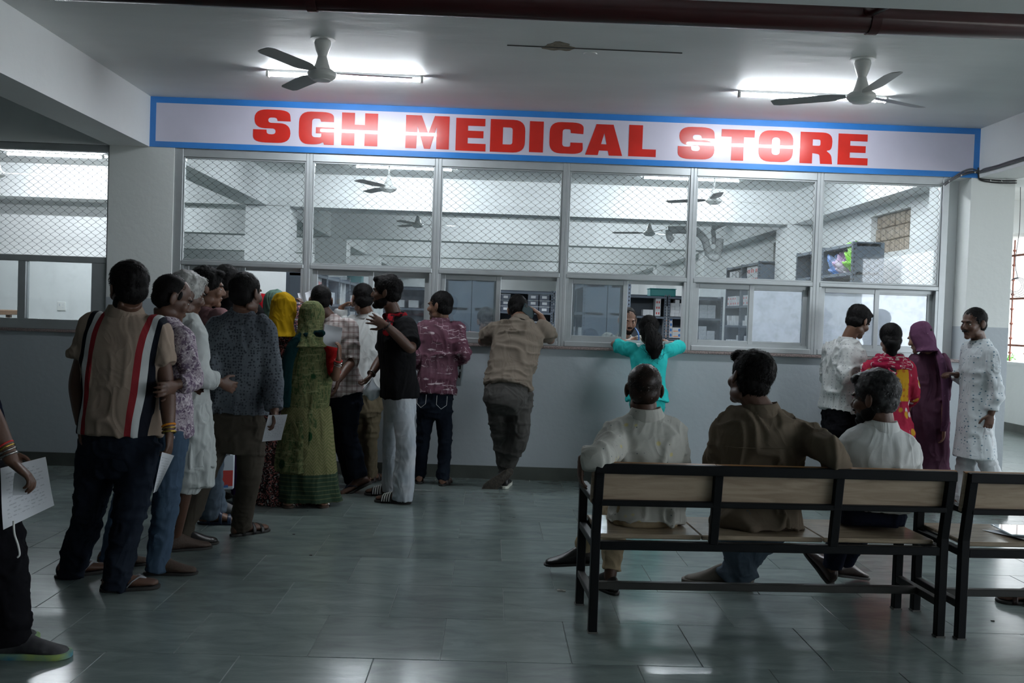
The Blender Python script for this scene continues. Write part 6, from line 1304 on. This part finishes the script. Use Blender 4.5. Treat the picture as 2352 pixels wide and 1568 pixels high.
def ponytail(T, fr, K, tor, A, sc, h):
    mb = MB(); tie = K['hd']+A@np.array([0, -.098, .020])*h; L = [tie, tie+np.array([.0, -.035, -.02]), P(1500, 778, 7.96), P(1503, 800, 7.95), P(1505, 822, 7.95)]
    q, _ = smoothpts(L, np.zeros((5, 1)), 6); m_ = len(q); r = np.interp(np.arange(m_), [0, 4, 12, 18, m_-1], [.022, .045, .072, .074, .025]); mb.tube(q, r, 18, sy=.7)
    mb.v[0] = mb.v[0]+.010*noise3(mb.v[0]*np.array([40, 40, 9]), 4)[:, None]
    o = mb.obj('ponytail', HAIR['black'], T, smooth=True, frame=fr); rr = np.random.default_rng(3); st = MB()
    for i in range(420):
        k = rr.integers(4, m_-4); p = q[k]+rr.normal(size=3)*r[k]*.62; e = q[min(m_-1, k+rr.integers(5, 12))]+rr.normal(size=3)*.030*np.array([1, .5, .6]); w_ = .0016; n_ = np.array([w_, 0, 0]); mid = (p+e)/2+rr.normal(size=3)*.006; st.add([p-n_, p+n_, mid+n_, mid-n_, e], [(0, 1, 2, 3), (3, 2, 4)])
    tag(st.obj('loose_locks', HAIR['black'], o, frame=fr), kind='stuff'); MB().tube(tie+np.stack([.024*np.cos(np.linspace(0, 2*PI, 17)), np.zeros(17)-.01, .024*np.sin(np.linspace(0, 2*PI, 17))], 1), .006, 8, caps=False).obj('hair_tie', M['black'], T, smooth=True, frame=fr)
person(P(1492, 920, 8.08)[0], 8.08, 1.46, 0, 'girl in turquoise scrubs with a long black ponytail resting both arms on the fourth hatch', seed=151, skin='mid', sex='f', head=(8, 10, 0), hair=('long', 'black', 700), ears=False,
 J=dict(hd=(1490, 758, 8.12), nk=(1492, 795, 8.12), pel=(1488, 905, 8.05), sl=(1450, 803, 8.12), sr=(1536, 806, 8.12), el=(1410, 790, 8.34), wl=(1445, 783, 8.58), er=(1566, 793, 8.34), wr=(1535, 788, 8.58), hl=(1472, 925, 8.06), hr=(1506, 926, 8.06)),
 bulk=1.02, shirt=dict(m=CM['turq'], sleeve=.40, hem=-.16, b=1.12, sw=1.25, amp=.006, hemw=1.03, collar=False), trousers=dict(m=CM['turq']), shoes=('shoe', LE['black'], None), extras=ponytail)
# behind the hatches
person(P(1440, 760, 9.35)[0], 9.35, 1.62, 180, 'bearded attendant in pale veined shirt with blue lanyard bending to the fourth hatch', seed=161, skin='light', head=(172, 14, 0), hair=('short', 'black', 500), beard='full', vox=.011,
 J=dict(hd=(1442, 735, 9.2), nk=(1432, 775, 9.36), pel=(1430, 900, 9.60), sr=(1392, 778, 9.42), sl=(1475, 785, 9.36), er=(1370, 850, 9.4), wr=(1400, 860, 9.2), el=(1495, 850, 9.3), wl=(1470, 850, 9.15)), shirt=dict(m=CM['camo'], sleeve=.9, hem=-.2), trousers=dict(m=CM['navytr']), shoes=('shoe', LE['black'], None),
 extras=lambda T, fr, K, tor, A, sc, h: MB().tube(smoothpts([P(1458, 752, 9.22), P(1466, 765, 9.15), P(1466, 785, 9.13), P(1456, 800, 9.14)], np.zeros((4, 1)), 5)[0], .006, 8, sx=1.3, sy=.5).obj('lanyard', M['boxblue'], T, smooth=True, frame=fr))
person(P(1120, 760, 9.4)[0], 9.4, 1.52, 172, 'young attendant in salmon shirt seen through smeared glass beside the leaning man', seed=162, skin='light', head=(165, 22, 0), hair=('full', 'black', 500), vox=.011, J=dict(hd=(1118, 738, 9.35)), shirt=dict(m=CM['salmon'], sleeve=.9, hem=-.2), trousers=dict(m=CM['navytr']), shoes=('shoe', LE['black'], None))
# right group
person(P(1925, 930, 8.0)[0], 8.0, 1.66, 42, 'man in white dotted shirt and black trousers bowing his head, left of the pink kurti', seed=171, skin='mid', head=(62, 26, 0), hair=('full', 'black', 900), bulk=1.05,
 J=dict(hd=(1972, 738, 8.0), nk=(1946, 784, 8.0), pel=(1930, 940, 8.02), sr=(1948, 812, 7.86), sl=(1905, 806, 8.16), er=(1940, 865, 7.82), wr=(1985, 856, 7.95), el=(1900, 870, 8.25), wl=(1960, 870, 8.25), hr=(1940, 960, 7.95), hl=(1918, 958, 8.1), kr=(1950, 1055, 7.95), kl=(1925, 1055, 8.1)),
 shirt=dict(m=CM['dotwhite'], sleeve=.56, hem=-.0, b=1.14, sw=1.2, amp=.008), trousers=dict(m=CM['blacktr']), shoes=('shoe', LE['black'], None))
def bunscarf(T, fr, K, tor, A, sc, h):
    c, x_, f_ = tor.at(.93); a = np.linspace(0, 2*PI, 41); mb = MB()
    for i, (rw, rd, up, th) in enumerate(((.085, .085, .045, .030), (.115, .10, .012, .034), (.145, .11, -.022, .030))): mb.tube(c+np.cos(a)[:, None]*x_*rw+np.sin(a)[:, None]*f_*rd+tor.up*up, th+.004*np.sin(a*5+i*2), 12)
    L = [P(2052, 850, 7.55), P(2042, 868, 7.55), P(2035, 885, 7.55), P(2045, 897, 7.56)]; mb.tube(L, [.05, .045, .03, .012], 12, sx=1, sy=.35, up=(0, 1, 0))
    me = remesh(mb, .0078, 3); wrinkle(me, fr, .007, (12, 12, 12), 6); finish(me, 'scarf', CM['pinkscarf'], T, fr)
def braid(T, fr, K, tor, A, sc, h):
    L = [K['hd']+A@np.array([0, -.10, -.03])*h, P(2046, 822, 7.66), P(2050, 852, 7.60), P(2050, 888, 7.57)]; q, _ = smoothpts(L, np.zeros((4, 1)), 8); m_ = len(q); i = np.arange(m_)
    MB().tube(q, np.interp(i, [0, m_*.4, m_], [.045, .034, .018])*(1+.12*np.abs(np.sin(i*.9))), 12).obj('braid', HAIR['black'], T, smooth=True, frame=fr)
person(P(2045, 940, 7.7)[0], 7.7, 1.49, 0, 'woman in pink leaf printed kurti with yellow back yoke and crimson scarf, seen from behind', seed=181, skin='mid', sex='f', head=(8, 14, 0), hair=('long', 'black', 900), ears=False, bulk=1.12,
 J=dict(hd=(2045, 778, 7.7), nk=(2044, 824, 7.72), pel=(2040, 960, 7.7), sl=(1995, 842, 7.72), sr=(2088, 843, 7.70), el=(1978, 912, 7.68), wl=(2005, 925, 7.9), er=(2100, 900, 7.66), wr=(2090, 930, 7.88)),
 shirt=dict(m=CM['kurti'], attr=True, sleeve=.95, hem=-.9, flare=1.25, b=1.10, sw=1.12, foldn=8, folda=.05, collar=False, name='kurti'), trousers=dict(m=CM['redc']), shoes=('sandal', LE['dbrown'], None), extras=multi(bunscarf, braid))
person(P(2125, 940, 8.0)[0], 8.0, 1.50, -14, 'woman in plum dress and sequinned plum veil standing by the right pier', seed=191, skin='light', sex='f', head=(-38, 18, 0), hair=('crop', 'black', 0), ears=False,
 J=dict(hd=(2113, 775, 8.0), nk=(2132, 812, 8.02), pel=(2128, 950, 8.0), sl=(2098, 828, 8.04), sr=(2168, 828, 7.98), el=(2085, 890, 8.05), wl=(2080, 920, 8.2), er=(2172, 900, 7.9), wr=(2168, 985, 7.86), hl=(2110, 970, 8.0), hr=(2145, 970, 8.0)),
 shirt=dict(m=CM['plum'], sleeve=.62, hem=-.95, flare=1.15, b=1.10, sw=1.1, foldn=7, folda=.05, collar=False, name='dress', open_neck=0), trousers=dict(m=CM['plum']), shoes=('sandal', LE['dbrown'], None),
 extras=multi(veil(CM['plumveil'], low=.13, seed=14, amp=.006), lambda T, fr, K, tor, A, sc, h: finish(remesh(MB().tube(smoothpts([P(2150, 800, 8.02), P(2160, 822, 7.86), P(2168, 860, 7.82), P(2172, 910, 7.80), P(2172, 960, 7.80), P(2168, 990, 7.82)], np.zeros((6, 1)), 6)[0], np.interp(np.arange(31), [0, 6, 30], [.03, .045, .038]), 14, sx=1, sy=.4, up=(0, 1, 0)), .0085, 2), 'veil_end', CM['plumveil'], T, fr)))
person(P(2245, 950, 7.6)[0], 7.6, 1.63, -100, 'moustached man in pale patterned kurta and white trousers walking left past the right pier', seed=201, skin='dark', head=(-112, 6, 0), hair=('short', 'black', 900), beard='moustache', bulk=.96,
 J=dict(hd=(2236, 742, 7.6), nk=(2250, 788, 7.6), pel=(2242, 950, 7.6), sl=(2272, 812, 7.46), sr=(2225, 806, 7.76), el=(2288, 892, 7.42), wl=(2276, 952, 7.42), er=(2218, 870, 7.85), wr=(2196, 860, 7.72), hl=(2248, 965, 7.52), hr=(2236, 965, 7.68), kl=(2262, 1045, 7.5), kr=(2220, 1055, 7.66), al=(2300, 1135, 7.52), ar=(2205, 1155, 7.66)),
 hands={'l': dict(curl=30), 'r': dict(d=(-.8, -.2, .1), n=(0, 0, -1), curl=50)}, shirt=dict(m=CM['kurta'], sleeve=.93, hem=-.62, flare=1.2, b=1.10, sw=1.15, foldn=6, folda=.04, name='kurta', amp=.007), trousers=dict(m=CM['whitetr'], r=[.09, .088, .08, .074, .066], fold=.06), shoes=('sandal', LE['dbrown'], None), feet={'l': dict(yaw=-92), 'r': dict(yaw=-96)})
# seated on the bench
def sitting(**k): return k
person(P(1478, 1100, 4.62)[0], 4.62, 1.66, -4, 'seated man in ivory dotted shirt with thin hair, at the left end of the bench', seed=211, skin='dark', head=(4, -2, 0), hair=('crop', 'brown', 500), bulk=.98, hs=1.0, arch=.03, down=(0, -.15, -1),
 J=dict(hd=(1479, 892, 4.62), nk=(1484, 952, 4.60), pel=(1480, 1165, 4.66), sl=(1418, 1000, 4.60), sr=(1546, 996, 4.60), el=(1378, 1052, 4.34), wl=(1336, 1054, 4.36), er=(1558, 1080, 4.74), wr=(1535, 1130, 4.98), hl=(1452, 1188, 4.70), hr=(1508, 1188, 4.70), kl=(1402, 1172, 5.12), kr=(1415, 1195, 5.08), al=(1338, 1262, 5.34), ar=(1402, 1318, 5.02)),
 hands={'l': dict(d=(-.05, 0, -1), n=(1, .1, 0), curl=22), 'r': dict(d=(-.3, 1, 0), n=(0, 0, -1))}, shirt=dict(m=CM['ivory'], sleeve=.97, hem=-.16, b=1.08, sw=1.18, amp=.010, sc=(6, 6, 6), hemw=1.05), trousers=dict(m=CM['cream'], seat=True, r=[.10, .088, .068, .060, .054], drop=-.02), shoes=('shoe', LE['black'], None), feet={'l': dict(yaw=-84, pitch=4, ground=False), 'r': dict(yaw=-28)})
def yoke(T, fr, K, tor, A, sc, h):
    for zt in (.70,):
        pts = []
        for X_ in np.linspace(-.165, .165, 25):
            c, x_, f_ = tor.at(zt); pts.append(c+x_*X_*sc*1.12-f_*(.130*sc*1.16*max(.2, 1-abs(X_/.215)**2.4)**(1/2.4)+.001))
        MB().tube(pts, .0022, 6).obj('yoke_seam', CM['brown'], T, smooth=True, frame=fr)
person(P(1745, 1100, 4.66)[0], 4.66, 1.72, 2, 'seated broad man in brown twill shirt with thick black hair, elbow on the bench back', seed=221, skin='dark', head=(-16, -4, 14), hair=('quiff', 'black', 1200), bulk=1.10, hs=1.06, arch=.02, down=(0, -.12, -1),
 J=dict(hd=(1722, 870, 4.66), nk=(1748, 940, 4.62), pel=(1745, 1165, 4.68), sl=(1682, 985, 4.64), sr=(1832, 990, 4.60), el=(1648, 1062, 4.72), wl=(1680, 1130, 4.95), er=(1915, 1044, 4.38), wr=(1925, 1120, 4.62), hl=(1712, 1188, 4.72), hr=(1778, 1190, 4.72), kl=(1672, 1190, 5.15), kr=(1800, 1192, 5.15), al=(1712, 1316, 5.18), ar=(1665, 1316, 5.22)),
 hands={'r': dict(d=(0, .8, -.5)), 'l': dict(d=(.2, 1, 0), n=(0, 0, -1))}, shirt=dict(m=CM['brown'], sleeve=.95, hem=-.20, b=1.08, sw=1.2, amp=.011, sc=(6, 6, 3.2), hemw=1.06), trousers=dict(m=CM['greyjean'], seat=True, r=[.105, .098, .082, .078, .074], drop=.03, fold=.05), shoes=('sneaker', LE['tan'], LE['tan']), feet={'l': dict(yaw=14), 'r': dict(yaw=-80)}, extras=yoke)
person(P(2005, 1100, 4.66)[0], 4.66, 1.62, 6, 'seated grey haired man in plain white shirt at the right end of the bench', seed=231, skin='dark', head=(-44, 6, 0), hair=('full', 'grey', 1100), beard='full', bulk=1.02, hs=1.04, arch=.02, down=(0, -.1, -1),
 J=dict(hd=(2008, 914, 4.68), nk=(2024, 980, 4.66), pel=(1998, 1165, 4.72), sl=(1965, 1024, 4.68), sr=(2082, 1028, 4.64), el=(1938, 1100, 4.80), wl=(1960, 1140, 5.02), er=(2096, 1100, 4.76), wr=(2060, 1140, 5.0), hl=(1972, 1192, 4.76), hr=(2028, 1194, 4.74), kl=(1935, 1196, 5.16), kr=(1990, 1200, 5.16), al=(1912, 1302, 5.22), ar=(1938, 1290, 5.30)),
 hands={'l': dict(d=(.1, 1, 0), n=(0, 0, -1)), 'r': dict(d=(-.1, 1, 0), n=(0, 0, -1))}, shirt=dict(m=CM['white'], sleeve=.95, hem=-.02, b=1.10, sw=1.12, amp=.008, sc=(5, 5, 4)), trousers=dict(m=CM['navytr'], seat=True, r=[.098, .088, .07, .062, .056], drop=.0, belt=True), shoes=('shoe', LE['dbrown'], None), feet={'l': dict(yaw=-25, pitch=-38, ground=False), 'r': dict(yaw=60, pitch=10, ground=False)})
q = BF2.fwd((1.15, .25, .45))
person(q[0], q[1], 1.66, 0, 'person seated on the second bench beyond the frame edge, only one brown sandal showing', seed=241, skin='dark', head=(0, 0, 0), hair=('short', 'black', 200), vox=.012, down=(0, -.1, -1),
 J=dict(pel=('w', q[0], q[1]-.02, .56), nk=('w', q[0], q[1]-.08, 1.07), hd=('w', q[0], q[1]-.06, 1.24), sl=('w', q[0]-.18, q[1]-.06, 1.01), sr=('w', q[0]+.18, q[1]-.06, 1.01), el=('w', q[0]-.22, q[1]+.02, .75), er=('w', q[0]+.22, q[1]+.02, .75), wl=('w', q[0]-.15, q[1]+.25, .66), wr=('w', q[0]+.15, q[1]+.25, .66), hl=('w', q[0]-.09, q[1]+.02, .52), hr=('w', q[0]+.09, q[1]+.02, .52), kl=('w', q[0]-.14, q[1]+.44, .50), kr=('w', q[0]+.16, q[1]+.44, .50), al=(2386, 1352, 5.02), ar=('w', q[0]+.2, q[1]+.40, .09)),
 shirt=dict(m=CM['taupe'], sleeve=.9, hem=-.1), trousers=dict(m=CM['olive'], seat=True, drop=-.02), shoes=('sandal', LE['dbrown'], None), feet={'l': dict(yaw=-84), 'r': dict(yaw=10)})
# further papers and the arm raised in the crowd
sheet([P(683, 673, 7.9), P(690, 671, 7.9), P(699, 697, 7.88), P(690, 699, 7.88)], 'curled white slip held up in the crowd left of the plaid shirt man', M['blank'], curl=.008)
sheet([P(700, 672, 8.0), P(716, 664, 8.0), P(720, 690, 7.98), P(706, 696, 7.98)], 'white sheet at the left cheek of the plaid shirt man', M['blank'], curl=.01)
sheet([P(512, 985, 6.1), P(540, 992, 6.12), P(528, 1046, 6.1), P(498, 1040, 6.08)], 'printed sheet seen between the legs of the grey spotted shirt man', M['sheet'], curl=.006)
bg = empty('carry_bag', P(516, 1082, 6.75), .3, 'white carry bag with red print behind the olive trousers', 'bag')
MB().box((0, 0, 0), (.13, .05, .25), None, .01).obj('bag_body', M['poly'], bg); MB().box((.01, -.0265, -.045), (.09, .003, .11), None, .001).obj('red_print', M['boxred'], bg); MB().box((-.0, -.0265, -.10), (.05, .003, .02)).obj('blue_print', M['boxblue'], bg)
bpy.data.scenes.remove(TMP)
